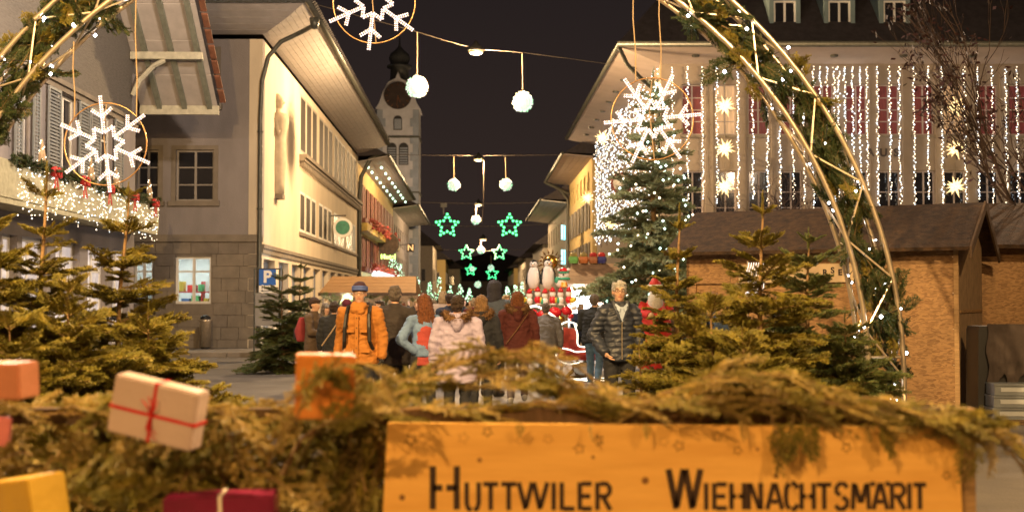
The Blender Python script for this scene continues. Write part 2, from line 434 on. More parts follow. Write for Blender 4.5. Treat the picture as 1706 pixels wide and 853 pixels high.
t.box(8.1, LEN-.1, -.30, 0, 6.98, 7.12); t.box(8.1, LEN-.1, -.22, -.003, 6.86, 6.977)
for k in range(46):
    t.box(8.2+k*.5, 8.34+k*.5, -.2, -.004, 6.66, 6.857)
t.build('window_ledge', m_stone, hx)
t = MB(fs.m); t.box(0, LEN, -.10, 0, 3.22, 3.34); t.box(0, LEN, -.06, 0, 3.06, 3.217)
t.box(8.2, 8.4+4*5.65, -.07, 0, 4.06, 4.18); t.build('string_course', m_stone, hx)
# end wall
EW = []
zt = lambda y: P(435, y, CY).z
xe = lambda px: P(px, 300, CY).x + 17.0
up_w = [(xe(228), xe(264), zt(335), zt(250)), (xe(293), xe(356), zt(335), zt(250)), (xe(318), xe(359), zt(175), zt(86))]
lo_w = [(xe(224), xe(257), zt(506), zt(427)), (xe(293), xe(353), zt(506), zt(427))]
mb = MB(fe.m); holes_wall(mb, LE, zt(394), ZW, .4, up_w, .2); mb.build('end_wall', m_plaster_grey, hx)
mb = MB(fe.m @ Matrix.Translation((0, .03, 0))); holes_wall(mb, LE-.031, 0, zt(394), .4, lo_w, .25, False); mb.build('base_wall', m_stone_dark, hx)
for (a, b, c, d) in up_w:
    window(hx, fe.m, a, b, c, d, m_frame, m_glass, .06, 1, (.32, .66), .1)
    s = MB(fe.m)
    s.box(a-.14, a, -.03, .03, c, d); s.box(b, b+.14, -.03, .03, c, d); s.box(a-.14, b+.14, -.033, .03, d, d+.14)
    s.box(a-.2, b+.2, -.12, .04, c-.16, c); s.build('window_surround', m_stone, hx)
# blocks of the stone base: real joints
rows = 9; zh = zt(403) / rows
for r_ in range(rows):
    x = 4.2 + (.35 if r_ % 2 else 0)
    while x < LE-.02:
        wd = R.choice([.55, .7, .85, .62]); x1 = min(x+wd, LE-.004)
        z0, z1 = r_*zh+.006, (r_+1)*zh-.006
        hit = [h for h in lo_w if h[0]-.02 < x1 and x < h[1]+.02 and h[2]-.02 < z1 and z0 < h[3]+.02]
        if hit:
            h = hit[0]
            if x < h[0]-.1: x1b = h[0]-.02
            elif x1 > h[1]+.1:
                x = h[1]+.02; x1b = x1
            else: x = x1; continue
            segs = [(x, x1b)]
            if z0 < h[2]-.08: segs = [(x, x1)] ; z1 = h[2]-.02
            if z1 > h[3]+.08: segs = [(x, x1)] ; z0 = h[3]+.02
        else: segs = [(x, x1)]
        for (a, b) in segs:
            if b-a > .08:
                s = MB(fe.m); pr = R.uniform(-.004, .012); s.box(a+.006, b-.006, -.012-pr, .029, z0, z1); s.build('stone', R.choice([m_stone, m_stone, m_stone_dark]), hx)
        x = x1
s = MB(fe.m); s.box(0, LE+.06, -.10, .06, zt(403), zt(394)+.002); s.box(0, LE+.03, -.05, .05, zt(394)+.004, zt(391)); s.build('string_course', m_stone, hx)
# lit room behind the ground floor windows
m_room = mat('room_wall', (.75, .72, .70), .8, .05)
m_tl = emis('fluorescent_tube', (.80, 1.0, .95), 24)
for wi, (a, b, c, d) in enumerate(lo_w):
    window(hx, fe.m, a, b, c, d, m_white, thin_glass('clear_glass'), .08, 1, (.68,), .12)
    pn = hx.children[-1].children[0] if hx.children[-1].children else None
r0 = MB(fe.m)
a, b = lo_w[0][0]-1.2, lo_w[1][1]+.5; z0, z1 = .4, 3.35
r0.add([(a,.45,z0),(b,.45,z0),(b,.45,z1),(a,.45,z1),(a,4,z0),(b,4,z0),(b,4,z1),(a,4,z1)], [(4,5,6,7),(0,1,5,4),(3,7,6,2),(0,4,7,3),(1,2,6,5)])
r0.build('room', m_room, hx)
r0 = MB(fe.m)
for k in range(3): r0.box(a+.3+k*1.4, min(b-.1, a+1.5+k*1.4), 1.0, 1.1, z1-.16, z1-.08); r0.box(a+.3+k*1.4, min(b-.1, a+1.5+k*1.4), 2.4, 2.5, z1-.30, z1-.22)
r0.build('ceiling_tubes', m_tl, hx)
sh = thing('book_shelf', 'red and white shelf of boxes inside the lit ground floor windows', 'shelf')
s = MB(fe.m)
for k in range(3): s.box(a+.2, b-.2, 1.6, 2.0, 1.0+k*.42, 1.04+k*.42)
for k in range(5): s.box(a+.2+k*.9, a+.24+k*.9, 1.6, 2.0, .8, 2.2)
s.build('shelf_board', mat('red_shelf', (.65, .05, .05), .5), sh)
cols = [mat('box_'+n, c, .6, .1) for n, c in (('red', (.6, .04, .04)), ('white', (.8, .8, .8)), ('yellow', (.7, .5, .08)), ('blue', (.08, .2, .5)), ('green', (.1, .4, .15)))]
for k in range(3):
    x = a+.3
    while x < b-.5:
        wd = R.uniform(.12, .3); s = MB(fe.m); s.box(x, x+wd, 1.58, 1.9, 1.045+k*.42, 1.045+k*.42+R.uniform(.15, .32)); s.build('box', R.choice(cols), sh); x += wd+R.uniform(.03, .2)
# eaves: curved white board soffit, seen from below
EO = P(508, 4, 36.0)                       # outer corner of the eaves
wall_z = P(437, 58, CY).z
nb = 9
inA = Vector((CX, CY, wall_z)); 
ox = EO.x - CX
dA = Vector((EO.x, EO.y, EO.z))
for k in range(nb):                        # boards along the street front
    f0, f1 = k/nb, (k+1)/nb-.008
    def pt(f, e):
        a_ = Vector((CX, CY, wall_z)).lerp(dA, f)
        zz = wall_z + (EO.z-wall_z)*(f**1.3)
        if e: return Vector((CX, CY, 0)) + SD*LEN + Vector((ox*f, 0, zz))
        return Vector((a_.x, a_.y, zz))
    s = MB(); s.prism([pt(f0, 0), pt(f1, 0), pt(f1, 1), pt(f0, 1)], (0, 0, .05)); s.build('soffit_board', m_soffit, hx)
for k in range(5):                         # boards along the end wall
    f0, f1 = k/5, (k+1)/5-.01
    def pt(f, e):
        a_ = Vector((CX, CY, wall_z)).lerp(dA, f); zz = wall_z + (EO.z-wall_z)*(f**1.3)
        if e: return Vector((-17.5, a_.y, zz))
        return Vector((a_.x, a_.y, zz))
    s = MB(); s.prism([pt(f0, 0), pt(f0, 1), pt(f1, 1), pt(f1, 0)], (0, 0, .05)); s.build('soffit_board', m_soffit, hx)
e1 = Vector((CX+ox, CY, 0)) + SD*LEN; e1.z = EO.z
s = MB(); s.tube([Vector((-17.5, EO.y-.07, EO.z+.07)), EO+Vector((.07, -.07, .07)), e1+Vector((.07, 0, .07))], .11, 8); s.build('gutter', m_gutter, hx, True)
s = MB()
rz = EO.z+.1; rt = 5.0
s.add([(-17.5, EO.y-.1, rz), (EO.x+.1, EO.y-.1, rz), (e1.x+.1, e1.y, rz), (-17.5, e1.y, rz), (-14.5, 43, rz+rt), (-13.5, 43.5, rz+rt), (-14.5, e1.y, rz+rt)],
      [(0,1,5,4), (1,2,6,5), (2,3,6), (3,0,4,6), (4,5,6), (0,3,2,1)]); s.build('roof', m_tile, hx)
rt_ = MB()                                   # tile ends along the eaves
d_ = (e1-EO)
for k in range(110):
    c = EO + d_*(k/110.0) + Vector((.03, 0, .2)); rt_.obox(c, (.34, .2, .07), Matrix.Rotation(-.5, 3, 'Y'))
rt_.build('tile_ends', m_tile, hx, kind='stuff')
dp = MB(); q = EO+Vector((.1, .5, 0))
pts = [P(524, 42, 37.2), P(500, 55, 37.6), P(468, 70, 37.7), P(447, 95, 37.75), P(437, 135, 37.8), P(434, 200, 37.85)]
pts += [Vector((pts[-1].x, 37.85, 6.0)), Vector((pts[-1].x, 37.85, 3.5)), Vector((pts[-1].x, 37.85, .1))]
dp.tube(pts, .075, 8); dp.lathe([(.11, -.12), (.17, .2)], pts[0], 8)
for z in (2.0, 4.4, 6.8): dp.lathe([(.1, 0), (.1, .05)], (pts[-1].x, 37.85, z), 8)
dp.build('downpipe', m_gutter, hx, True)
pts2 = [fs.m @ Vector((LEN-.2, -1.3, 9.9)), fs.m @ Vector((LEN-.2, -.7, 9.6)), fs.m @ Vector((LEN-.2, -.2, 8.6)), fs.m @ Vector((LEN-.2, -.12, 7.5)), fs.m @ Vector((LEN-.2, -.12, .1))]
dp = MB(); dp.tube(pts2, .12, 8); dp.build('downpipe', m_gutter, hx, True)
# round enamel sign between the windows
t = thing('round_house_sign', 'round green and white emblem sign projecting from the yellow house front', 'sign', fs.m @ Vector((18.5, 0, 5.2)))
s = MB(); s.tube([(0, 0, .3), (.7, 0, .3)], .03); s.build('bracket', m_black, t)
s = MB(Matrix.Translation((.55, 0, -.25)) @ UPR); s.lathe([(.45, -.04), (.45, .04)], n=20); s.build('sign_disc', m_white, t)
s = MB(Matrix.Translation((.55, 0, -.25)) @ UPR); s.lathe([(.33, -.05), (.33, .05)], n=20); s.build('emblem', mat('green_enamel', (.05, .22, .15), .4), t)
# ---------- near left house with the gable towards the square
nh = thing('gabled_house', 'old gabled house at the left edge with grey shutters and lit balcony', 'building')
NY0, NY1 = 14.0, 33.0
nx = lambda y: -10.2+.031*(33-y)
fn = Fac((nx(NY0), NY0), SD); NL = (NY1-NY0)/SD.y
m_shingle = mat('pale_shingle_cladding', (.15, .135, .12), .9, .12, 6, 1.0, 7, stretch=(1, 1, 5))
ns = lambda px: fn.s_at(px)
nw = [(ns(93), ns(124), 4.35, 6.2), (ns(28), ns(46), 4.35, 6.2), (ns(160), ns(184), 4.35, 6.2)]
sw = [(ns(k0), ns(k1), .5, 2.9) for k0, k1 in ((2, 28), (36, 78), (92, 132), (146, 178), (188, 214))] + [(2.0, 5.2, .5, 2.9)]
mb = MB(fn.m); holes_wall(mb, NL, 0, 6.34, .4, nw+sw, .2); mb.build('street_wall', m_plaster_grey, nh)
# gable above, clad with shingles
mid = NY0 + 2.0
gz = lambda y: 7.02 + (34.2-y)*.79
mb = MB(fn.m); mb.prism([(0, .02, 6.45), (NL, .02, 6.45), (NL, .02, gz(33)-.1), (NL*.45, .02, gz(33-NL*.55)), (0, .02, gz(33-NL*.55)-2)], (0, .3, 0)); mb.build('gable_wall', m_shingle, nh)
mb = MB(fn.m); mb.box(-.05, NL+.05, -.12, .3, 6.343, 6.447); mb.box(-.05, NL+.05, -.06, .3, 6.22, 6.34); mb.build('moulding', m_stone, nh)
mb = MB(Matrix.Translation((-.4, 0, 0))); e_ = fn.m @ Vector((NL, 0, 0))
mb.box(e_.x-6, e_.x+.397, e_.y-.3, e_.y-.004, 0, 7.7); mb.build('end_wall', m_plaster_grey, nh)
m_shutter = mat('grey_blue_shutter', (.16, .18, .20), .6, .1)
def shutter(parent, fm, x0, x1, z0, z1, m, off=.05):
    s = MB(fm); s.box(x0, x0+.05, -off-.04, -off, z0, z1); s.box(x1-.05, x1, -off-.04, -off, z0, z1)
    s.box(x0+.05, x1-.05, -off-.04, -off, z0, z0+.06); s.box(x0+.05, x1-.05, -off-.04, -off, z1-.06, z1)
    n = int((z1-z0-.12)/.075); o = s.build('shutter', m, parent); s = MB(fm)
    for k in range(n):
        zz = z0+.06+(k+.5)*(z1-z0-.12)/n
        s.add([(x0+.05, -off-.035, zz-.03), (x1-.05, -off-.035, zz-.03), (x1-.05, -off-.005, zz+.03), (x0+.05, -off-.005, zz+.03)], [(0,1,2,3)])
    s.build('louvre_slats', m, o, kind='stuff'); return o
for (a, b, c, d) in nw:
    window(nh, fn.m, a, b, c, d, m_white, m_glass, .07, 1, (.66,), .1, sill=m_stone)
    wd = min(b-a, 1.6)*.62
    shutter(nh, fn.m, a-wd-.02, a-.02, c, d, m_shutter); shutter(nh, fn.m, b+.02, b+wd+.02, c, d, m_shutter)
m_shoplight = mat('lit_shop_glass', (.6, .6, .6), .2, .6, 1.1, emit=(1.0, .84, .80), estr=.38)
for (a, b, c, d) in sw: window(nh, fn.m, a, b, c, d, m_white, m_shoplight, .09, 1, (.75,), .15)
a = ns(140); shutter(nh, fn.m, a-.35, a+.15, gz(28.8)-1.5, gz(28.8)-.7, m_shutter, .03)
# roof and soffit of the gable, overhanging the street by 1.9 m
rf = MB(fn.m)
def rp(y, off, dz=0): return ((y-NY0)/SD.y, off, gz(y)+dz)
nbd = 12
for k in range(nbd):
    y0 = 34.2-k*.95; y1 = 34.2-(k+1)*.95+.03
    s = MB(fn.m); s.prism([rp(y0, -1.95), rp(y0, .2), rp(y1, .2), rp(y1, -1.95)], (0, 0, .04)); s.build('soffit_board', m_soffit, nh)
rf.prism([rp(34.35, -2.0, .05), rp(34.35, 8, .05), rp(22.7, 8, .05), rp(22.7, -2.0, .05)], (0, 0, .16)); rf.build('roof', m_tile, nh)
s = MB(fn.m)
for off in (-.35, -1.05, -1.75): s.prism([rp(34.15, off-.07, -.14), rp(34.15, off+.07, -.14), rp(23, off+.07, -.14), rp(23, off-.07, -.14)], (0, 0, .137)); s.build('rafter', mat('grey_green_rafter', (.20, .21, .17), .7), nh) ; s = MB(fn.m)
s.box((32.4-NY0), (32.6-NY0), -1.9, 0, gz(32.5)-.34, gz(32.5)-.15); s.build('purlin', mat('cream_beam', (.5, .48, .38), .7), nh)
s = MB(fn.m); zz = gz(32.5)-.3
s.tube([(32.5-NY0, -.05, zz-1.0), (32.5-NY0, -.22, zz-.6), (32.5-NY0, -.6, zz-.2), (32.5-NY0, -.9, zz-.05)], .07, 6); s.build('brace', MATS['cream_beam'], nh)
s = MB(fn.m); s.box((34.13-NY0), (34.2-NY0), -2.0, .2, gz(34.2)-.22, gz(34.2)+.03); s.build('eaves_board', MATS['cream_beam'], nh)
vt = MB(fn.m)
for k in range(26):
    y0 = 34.3-k*.42; vt.prism([rp(y0, -2.16, .22), rp(y0, -1.9, .22), rp(y0-.36, -1.9, .20), rp(y0-.36, -2.16, .20)], (0, 0, .05))
vt.build('verge_tiles', mat('red_clay_tiles', (.22, .09, .05), .8, .2), nh, kind='stuff')
# balcony with a net of fairy lights
bal = MB(fn.m); bal.box(.5, NL-.3, -.7, 0, 3.35, 3.46); bal.box(.5, NL-.3, -.72, -.66, 3.46, 4.15); bal.build('balcony', mat('balcony_panel', (.45, .42, .28), .8, .15, 8, .3, 40), nh)
net = thing('fairy_light_net', 'net of tiny warm lights over the balcony front of the gabled house', 'fairy lights')
s = MB(fn.m)
for k in range(520):
    x = R.uniform(8.5, NL-.35); z = R.uniform(3.45, 4.12) if R.random() < .85 else R.uniform(3.15, 3.45)
    s.k = 0 if R.random() < .8 else 1; s.octa((x, -.75, z), R.choice([.009, .012, .017]))
s.build('bulbs', [m_bulb_w, m_bulb_c], net, kind='stuff')
gar = thing('balcony_garland', 'green fir garland along the top of the lit balcony', 'garland')
GTM = []
BOWPX = ((22, 287), (75, 302), (121, 320), (167, 325), (205, 345))
for i, (px, py) in enumerate(BOWPX):
    s_ = fn.s_at(px); z = 4.15
    t = thing('red_bow', '%s red bow from the left on the balcony garland' % ORD[i], 'bow', fn.m @ Vector((s_, -.80, z-.02)), math.atan2(SD.y, SD.x), 'red bows on the balcony garland')
    m = MB()
    for sg in (1, -1): m.tube([(0, 0, 0), (sg*.12, -.04, .09), (sg*.22, -.03, .06), (sg*.21, -.03, -.05), (sg*.1, -.03, -.05), (0, 0, 0)], [.02, .05, .055, .05, .04, .02], 6)
    m.build('loops', m_red, t, True); m = MB()
    for sg in (1, -1): m.prism([(0, -.02, 0), (sg*.05, -.03, -.03), (sg*.16, -.04, -.36), (sg*.06, -.04, -.33)], (0, .012, 0))
    m.build('tails', m_red, t); m = MB(); m.ball((0, -.05, 0), .05, 8, 6); m.build('knot', m_red, t)
for i, px in enumerate((8, 97, 203, 143)):
    s_ = fn.s_at(px)
    t = thing('light_figure', '%s slim lit wire figure standing on the balcony rail' % ('leftmost', 'second', 'fourth', 'third')[i], 'light figure', fn.m @ Vector((s_, -.69, 4.16)), 0, 'lit wire figures on the balcony')
    m = MB(); m.lathe([(.09, 0), (.07, .3), (.03, .45), (.01, .6)], n=8); m.build('wire_body', m_rope, t)
    m = MB()
    for k in range(14): m.octa((.1*math.cos(k*1.3)*(1-k/18), -.02+.1*math.sin(k*1.3)*(1-k/18), .04+k*.04), .016)
    m.build('bulbs', m_bulb_w, t)
# ---------- hotel house further on the left
h2 = thing('hotel_house', 'yellow lit hotel with brown red shutters and green lights under its eaves', 'building')
O2 = fs.m @ Vector((LEN+.05, 0, 0)); f2 = Fac((O2.x, O2.y), SD); L2 = 30.0
m_ochre = mat('ochre_plaster', (.62, .46, .20), .9, .06)
m_redsh = mat('brown_red_shutter', (.20, .07, .05), .7, .1)
H2 = []
for fl, (a, b) in enumerate(((.4, 2.9), (3.6, 5.3), (6.4, 8.3))):
    for k in range(10): H2.append((.9+k*2.95, 2.0+k*2.95, a, b))
mb = MB(f2.m); holes_wall(mb, L2, 0, 9.4, .4, H2, .2); mb.build('street_wall', m_ochre, h2)
for i, (a, b, c, d) in enumerate(H2):
    window(h2, f2.m, a, b, c, d, m_frame, m_glass if i % 4 else m_litglass, .07, 1, (.6,), .1)
    if c > 3:
        s = MB(f2.m); s.box(a-.75, a-.03, -.09, -.02, c-.05, d+.05); s.box(b+.03, b+.75, -.09, -.02, c-.05, d+.05); s.build('shutter', m_redsh, h2)
    if c > 3:
        s = MB(f2.m); s.box(a-.5, b+.5, -.4, -.1, c-.34, c-.08); s.build('flower_box', m_redsh, h2)
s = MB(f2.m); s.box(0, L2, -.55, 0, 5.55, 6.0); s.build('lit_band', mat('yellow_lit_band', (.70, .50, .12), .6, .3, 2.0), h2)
def eave(parent, f, L, z, ov, rise, m=m_soffit, nb=5, gz_=.1, s0=-.4):
    for k in range(nb):
        a, b = k/nb, (k+1)/nb-.012
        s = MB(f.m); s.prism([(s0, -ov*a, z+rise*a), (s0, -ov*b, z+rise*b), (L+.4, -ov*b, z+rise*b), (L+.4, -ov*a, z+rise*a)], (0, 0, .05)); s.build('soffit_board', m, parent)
    s = MB(f.m); s.tube([(s0, -ov-.06, z+rise+.08), (L+.4, -ov-.06, z+rise+.08)], gz_, 8); s.build('gutter', m_gutter, parent, True)
    s = MB(f.m); s.prism([(s0, -ov, z+rise+.1), (s0, 5, z+rise+4), (s0, 5, z+.1)], (L+.4-s0, 0, 0)); s.build('roof', m_tile, parent)
eave(h2, f2, L2, 9.4, 1.7, .35)
s = MB(f2.m)
for k in range(9):
    for j in range(2): s.ball((1.2+k*3.1+j*1.3+R.uniform(-.3, .3), -.45-j*.7, 9.30+.10*j), .085, 6, 4)
tag(s.build('eaves_light_chain', m_bulb_g), 'green white bulbs in rows under the hotel eaves', 'light chain')
fb = thing('flower_garland', 'red and pink flowers over a bright white lit panel on the hotel front', 'flower boxes')
s = MB(f2.m)
for k in range(420):
    s.octa((R.uniform(1, 24), R.uniform(-.95, -.6), R.choice([3.5, 6.05])+R.gauss(0, .14)), R.uniform(.06, .13)); 
s.build('flowers', mat('red_pink_flowers', (.5, .08, .08), .7, .5, 3, col2=(.25, .12, .06)), fb, kind='stuff')
s = MB(f2.m); s.box(2.5, 10.5, -1.0, -.62, 2.85, 3.3); s.box(11.5, 19, -1.0, -.62, 2.85, 3.3); s.build('lit_panel', emis('white_lit_panel', (.72, .93, 1.0), 3.0), fb)
# hotel signs
t = thing('hotel_sign', 'round dark hotel sign with green glowing Hotel lettering', 'sign', P(647, 407, 84))
t.scale = (.6,)*3
s = MB(UPR); s.lathe([(1.15, -.08), (1.15, .08)], n=24); s.build('sign_disc', mat('bronze_disc', (.10, .07, .05), .5, .3, 3, metal=.3), t)
s = MB(UPR); 
s.tube([(1.2*math.cos(a*PI/12), 1.2*math.sin(a*PI/12), 0) for a in range(24)], .07, 6, closed=True); s.build('rim', m_gutter, t, True)
s = MB(); s.box(-2.6, -1.1, -.03, .03, .9, 1.0); s.build('bracket', m_black, t)
link('lettering', text_mesh('Hotel', .75, emis('lime_letters', (.55, 1.0, .12), 3.0), .05, .02), t, mtx=Matrix.Translation((0, -.1, -1.45)) @ UPR)
t = thing('letter_sign', 'small dark hanging sign with an orange letter N', 'sign', P(684, 413, 100)); t.scale = (.55,)*3
s = MB(); s.box(-.55, .55, -.05, .05, -.6, .6); s.box(-1.6, -.5, -.03, .03, .42, .5); s.build('sign_board', m_black, t)
link('lettering', text_mesh('N', 1.2, emis('orange_letter', (1.0, .50, .16), 1.2), .02, .03), t, mtx=Matrix.Translation((0, -.08, 0)) @ UPR)
s = MB(Matrix.Translation(P(596, 377, 66)+Vector((0,0,0)))); 
# ---------- third left house
h3 = thing('white_eaved_house', 'narrow grey house past the hotel with bright white boarded eaves', 'building')
O3 = f2.m @ Vector((L2+.05, 0, 0)); f3 = Fac((O3.x, O3.y), SD); L3 = 24.0
H3 = [(1.2+k*3, 2.5+k*3, a, b) for k in range(7) for (a, b) in ((.5, 2.8), (3.8, 5.3), (6.3, 7.9))]
mb = MB(f3.m); holes_wall(mb, L3, 0, 9.0, .4, H3, .2); mb.build('street_wall', m_plaster_grey, h3)
for (a, b, c, d) in H3: window(h3, f3.m, a, b, c, d, m_frame, m_glass, .08, 1, (.6,), .1)
eave(h3, f3, L3, 9.0, 2.0, .3, m_white)
def far_house(x, y, w_, d_, h_, rh, label, wallm, side, name='town_house', lit=False):
    """far house: eaves towards the street, windows in rows on front and end wall"""
    t = thing(name, label, 'building', (x, y, 0), math.atan2(SD.x, -SD.y) + PI if False else .031)
    m = MB(); m.box(-w_/2, w_/2, 0, d_, 0, h_); m.build('wall', wallm, t)
    m = MB(); e = .9
    m.prism([(-w_/2-e, -.4, h_-.1), (0, -.4, h_+rh), (w_/2+e, -.4, h_-.1)], (0, d_+.8, 0)); m.build('roof', m_tile, t)
    m = MB(); m.box(-.4, .4, d_*.4, d_*.4+.8, h_+rh*.6, h_+rh+.8); m.build('chimney', m_stone_dark, t)
    m = MB()
    sx_ = w_/2+.005 if side > 0 else -w_/2-.005
    fr = Matrix.Translation((sx_, 0, 0)) @ Matrix.Rotation(PI/2 if side > 0 else -PI/2, 4, 'Z')
    nfl = int(h_/2.9)
    for fl in range(nfl):
        for k in range(int(d_/3)):
            xx = 1+k*3.0; xx = xx if side > 0 else -xx-1.2
            window(t, fr, xx, xx+1.2, .9+fl*2.9, 2.5+fl*2.9, m_frame, m_litglass if R.random() < .2 else m_glass, .1, 1, (), -.05)
    for fl in range(nfl):
        for k in range(int(w_/3)):
            xx = -w_/2+1+k*3.0
            window(t, Matrix.Identity(4), xx, xx+1.2, .9+fl*2.9, 2.5+fl*2.9, m_frame, m_glass, .1, 1, (), -.055)
    return t
lx = lambda y: CX-.031*(y-38)
m_dim = mat('dim_plaster', (.38, .33, .27), .9, .1)
far_house(lx(140)-4.5+1.5, 146, 9, 16, 8.2, 4, 'small far house on the left beyond the church tower', m_dim, 1)
far_house(lx(165)-4.0+2.2, 166, 9, 18, 7.2, 3.5, 'second far house on the left under the green stars', m_ochre, 1)
far_house(lx(190)-3.0+3, 188, 9, 20, 6.5, 3.5, 'farthest low house on the left side', m_dim, 1)
far_house(1.0-.031*240+3, 245, 44, 10, 5.5, 6, 'wide dark house closing the far end of the street', m_dim, 1)
# ---------- church tower
cpx, cy = 662.5, 128
c0 = P(cpx, 300, cy)
ct = thing('church_tower', 'grey white church tower with dark clock and lantern top behind the left roofs', 'church tower', (c0.x, cy, 0), .02)
wz = lambda y: P(cpx, y, cy).z
hw = 34.5*cy/F
m_tower = mat('tower_render', (.62, .62, .68), .9, .1, 1)
m_quoin = mat('tower_quoin', (.36, .40, .48), .9, .1, 1)
m = MB(); m.box(-hw, hw, 0, 2*hw, 0, wz(182)); m.build('tower_wall', m_tower, ct)
m = MB()
for sx_ in (-1, 1):
    z = 0; k = 0
    while z < wz(190):
        ww = .55 if k % 2 else .85; xa = sx_*hw; m.box(min(xa, xa-sx_*ww)-.03, max(xa, xa-sx_*ww)+.03, -.06, .6, z, z+.88); z += .9; k += 1
m.build('quoins', m_quoin, ct)
m = MB()
gp = [(-hw-.2, wz(182)), (-hw+.2, wz(172)), (-1.55, wz(152)), (-1.0, wz(137)), (-.25, wz(131)), (0, wz(120)), (.25, wz(131)), (1.0, wz(137)), (1.55, wz(152)), (hw-.2, wz(172)), (hw+.2, wz(182))]
m.prism([(a, -.1, b) for a, b in gp], (0, 2*hw+.2, 0)); m.build('curved_gable', m_tower, ct)
m = MB(Matrix.Translation((0, -.15, wz(160))) @ UPR); m.lathe([(1.45, -.02), (1.45, .12)], n=32); m.build('clock_face', mat('dark_clock_face', (.055, .035, .03), .5, .3, 2), ct)
m = MB(Matrix.Translation((0, -.30, wz(160))) @ UPR)
for k in range(12):
    an = k*PI/6; c, s_ = math.cos(an), math.sin(an); m.tube([(c*1.05, s_*1.05, 0), (c*1.3, s_*1.3, 0)], .05, 4)
m.tube([(0, 0, 0), (.25, -.75, 0)], .05, 4); m.tube([(0, 0, 0), (-.1, -1.1, 0)], .04, 4)
m.build('clock_hands', mat('dull_gold', (.35, .18, .10), .4, metal=.6), ct)
def arch_win(x, z0, z1, w_):
    m = MB(); pts = [(x-w_/2, -.06, z0), (x+w_/2, -.06, z0)] + [(x+w_/2*math.cos(a*PI/8), -.06, z1+w_/2*math.sin(a*PI/8)) for a in range(9)]
    m.prism(pts, (0, .2, 0)); o = m.build('arched_window', mat('louvre_dark', (.05, .05, .055), .7), ct)
    m = MB(); n = 7
    for k in range(n): zz = z0+.1+(z1-z0)*k/n; m.box(x-w_/2+.08, x+w_/2-.08, -.13, -.07, zz, zz+.14)
    m.build('louvres', m_quoin, o)
arch_win(0, wz(217), wz(200), .9); arch_win(-.62, wz(275), wz(246), 1.0); arch_win(.62, wz(275), wz(246), 1.0)
m = MB(); m.box(-hw-.12, hw+.12, -.14, 2*hw+.1, wz(230), wz(227)); m.box(-hw-.12, hw+.12, -.14, 2*hw+.1, wz(322), wz(319)); m.build('cornice', m_gutter, ct)
m = MB(); zc = wz(125)
m.lathe([(2.0, zc-3), (1.3, zc-1.0), (1.0, zc), (.95, wz(108)), (1.35, wz(107)), (1.35, wz(104)), (.9, wz(102)), (1.15, wz(92)), (1.0, wz(84)), (.4, wz(76)), (.12, wz(70)), (.05, wz(55))], (0, hw, 0), 14)
m.build('lantern_roof', mat('dark_copper', (.07, .075, .08), .5, .2, 1), ct, True)
t = thing('assumed_roof_floodlight', 'assumed floodlight on the roof edge shining at the church tower', 'floodlight', (c0.x+5.5, cy-12, 10.6))  # assumed source for the light on the tower walls
m = MB(); m.box(-.3, .3, -.12, .12, -.2, .2); m.box(-.05, .05, -.05, .05, -.9, -.2); m.build('lamp_housing', m_black, t); m = MB(); m.box(-.26, .26, .122, .14, -.17, .17); m.build('lamp_glass', emis('cool_flood_glass', (.85, .9, 1.0), 6), t)
point('lamp_light', (0, .5, 0), 220, (.84, .88, 1.0), .2, t)
# ---------- right hand town house with the light curtain
tb = thing('town_building', 'large town building on the right hung with light strands, red curtains in its windows', 'building')
TX, TY = 5.7, 46.5; TL = 24.6
TZ = P(1104, 107, TY).z
ft = Fac((TX, TY), (1, 0)); FW = 26.0
te = Vector((TX, TY, 0)) + SD*TL; fts = Fac((te.x, te.y), -SD)
cen = [1155, 1210, 1266, 1320, 1374, 1430, 1484, 1542, 1593, 1649, 1703, 1758, 1812]
tw = []
zu = (P(1155, 225, TY).z, P(1155, 141, TY).z); zl = (P(1155, 372, TY).z, P(1155, 285, TY).z)
for c in cen:
    s_ = ft.s_at(c); tw += [(s_-.40, s_+.40, *zu), (s_-.40, s_+.40, *zl)]
m_tbw = mat('beige_render', (.27, .22, .175), .9, .07, 1.5, .3, 40)
mb = MB(ft.m); holes_wall(mb, FW, 0, TZ, .4, tw, .2); mb.build('front_wall', m_tbw, tb)
tsw = [(2+k*3.1, 3.0+k*3.1, a, b) for k in range(7) for (a, b) in (zu, zl)]
mb = MB(fts.m); holes_wall(mb, TL-.002, 0, TZ, .4, tsw, .2); mb.build('street_wall', m_tbw, tb)
m_cur = mat('red_curtain', (.17, .035, .035), .5, .3, 9, emit=(.6, .10, .09), estr=.07, col2=(.05, .012, .014), stretch=(3, 1, .3))
m_warmwin = mat('warm_lit_curtain', (.5, .35, .22), .6, .3, 5, emit=(1.0, .62, .32), estr=.35, stretch=(3, 1, .3))
m_trim = mat('dull_white_frame', (.42, .35, .33), .6, .05)
for i, (a, b, c, d) in enumerate(tw):
    window(tb, ft.m, a, b, c, d, m_trim, m_warmwin if i in (2, 16) else m_cur if i % 2 == 0 else m_glass, .05, 1, (.27, .5, .74) if i % 2 == 0 else (.3, .6), .12)
    s = MB(ft.m); s.box(a-.08, b+.08, -.05, .04, c-.1, c); s.build('window_sill', m_stone, tb)
for (a, b, c, d) in tsw: window(tb, fts.m, a, b, c, d, m_white, m_glass, .06, 1, (.5,), .1)
for i in range(len(cen)-1):                 # shallow pilasters between the windows
    s_ = (ft.s_at(cen[i])+ft.s_at(cen[i+1]))/2
    s = MB(ft.m); s.box(s_-.15, s_+.15, -.07, 0, 0, TZ-.1); s.build('pilaster', m_tbw, tb)
EC = P(1034, 78, 44.8)
m_pink = mat('smooth_eaves_render', (.50, .41, .36), .85, .08, 1)
def quad3(name, pts, m, th=.06):
    s = MB(); s.prism(pts, (0, 0, th)); return s.build(name, m, tb)
zi = TZ
oxr = EC.x-TX
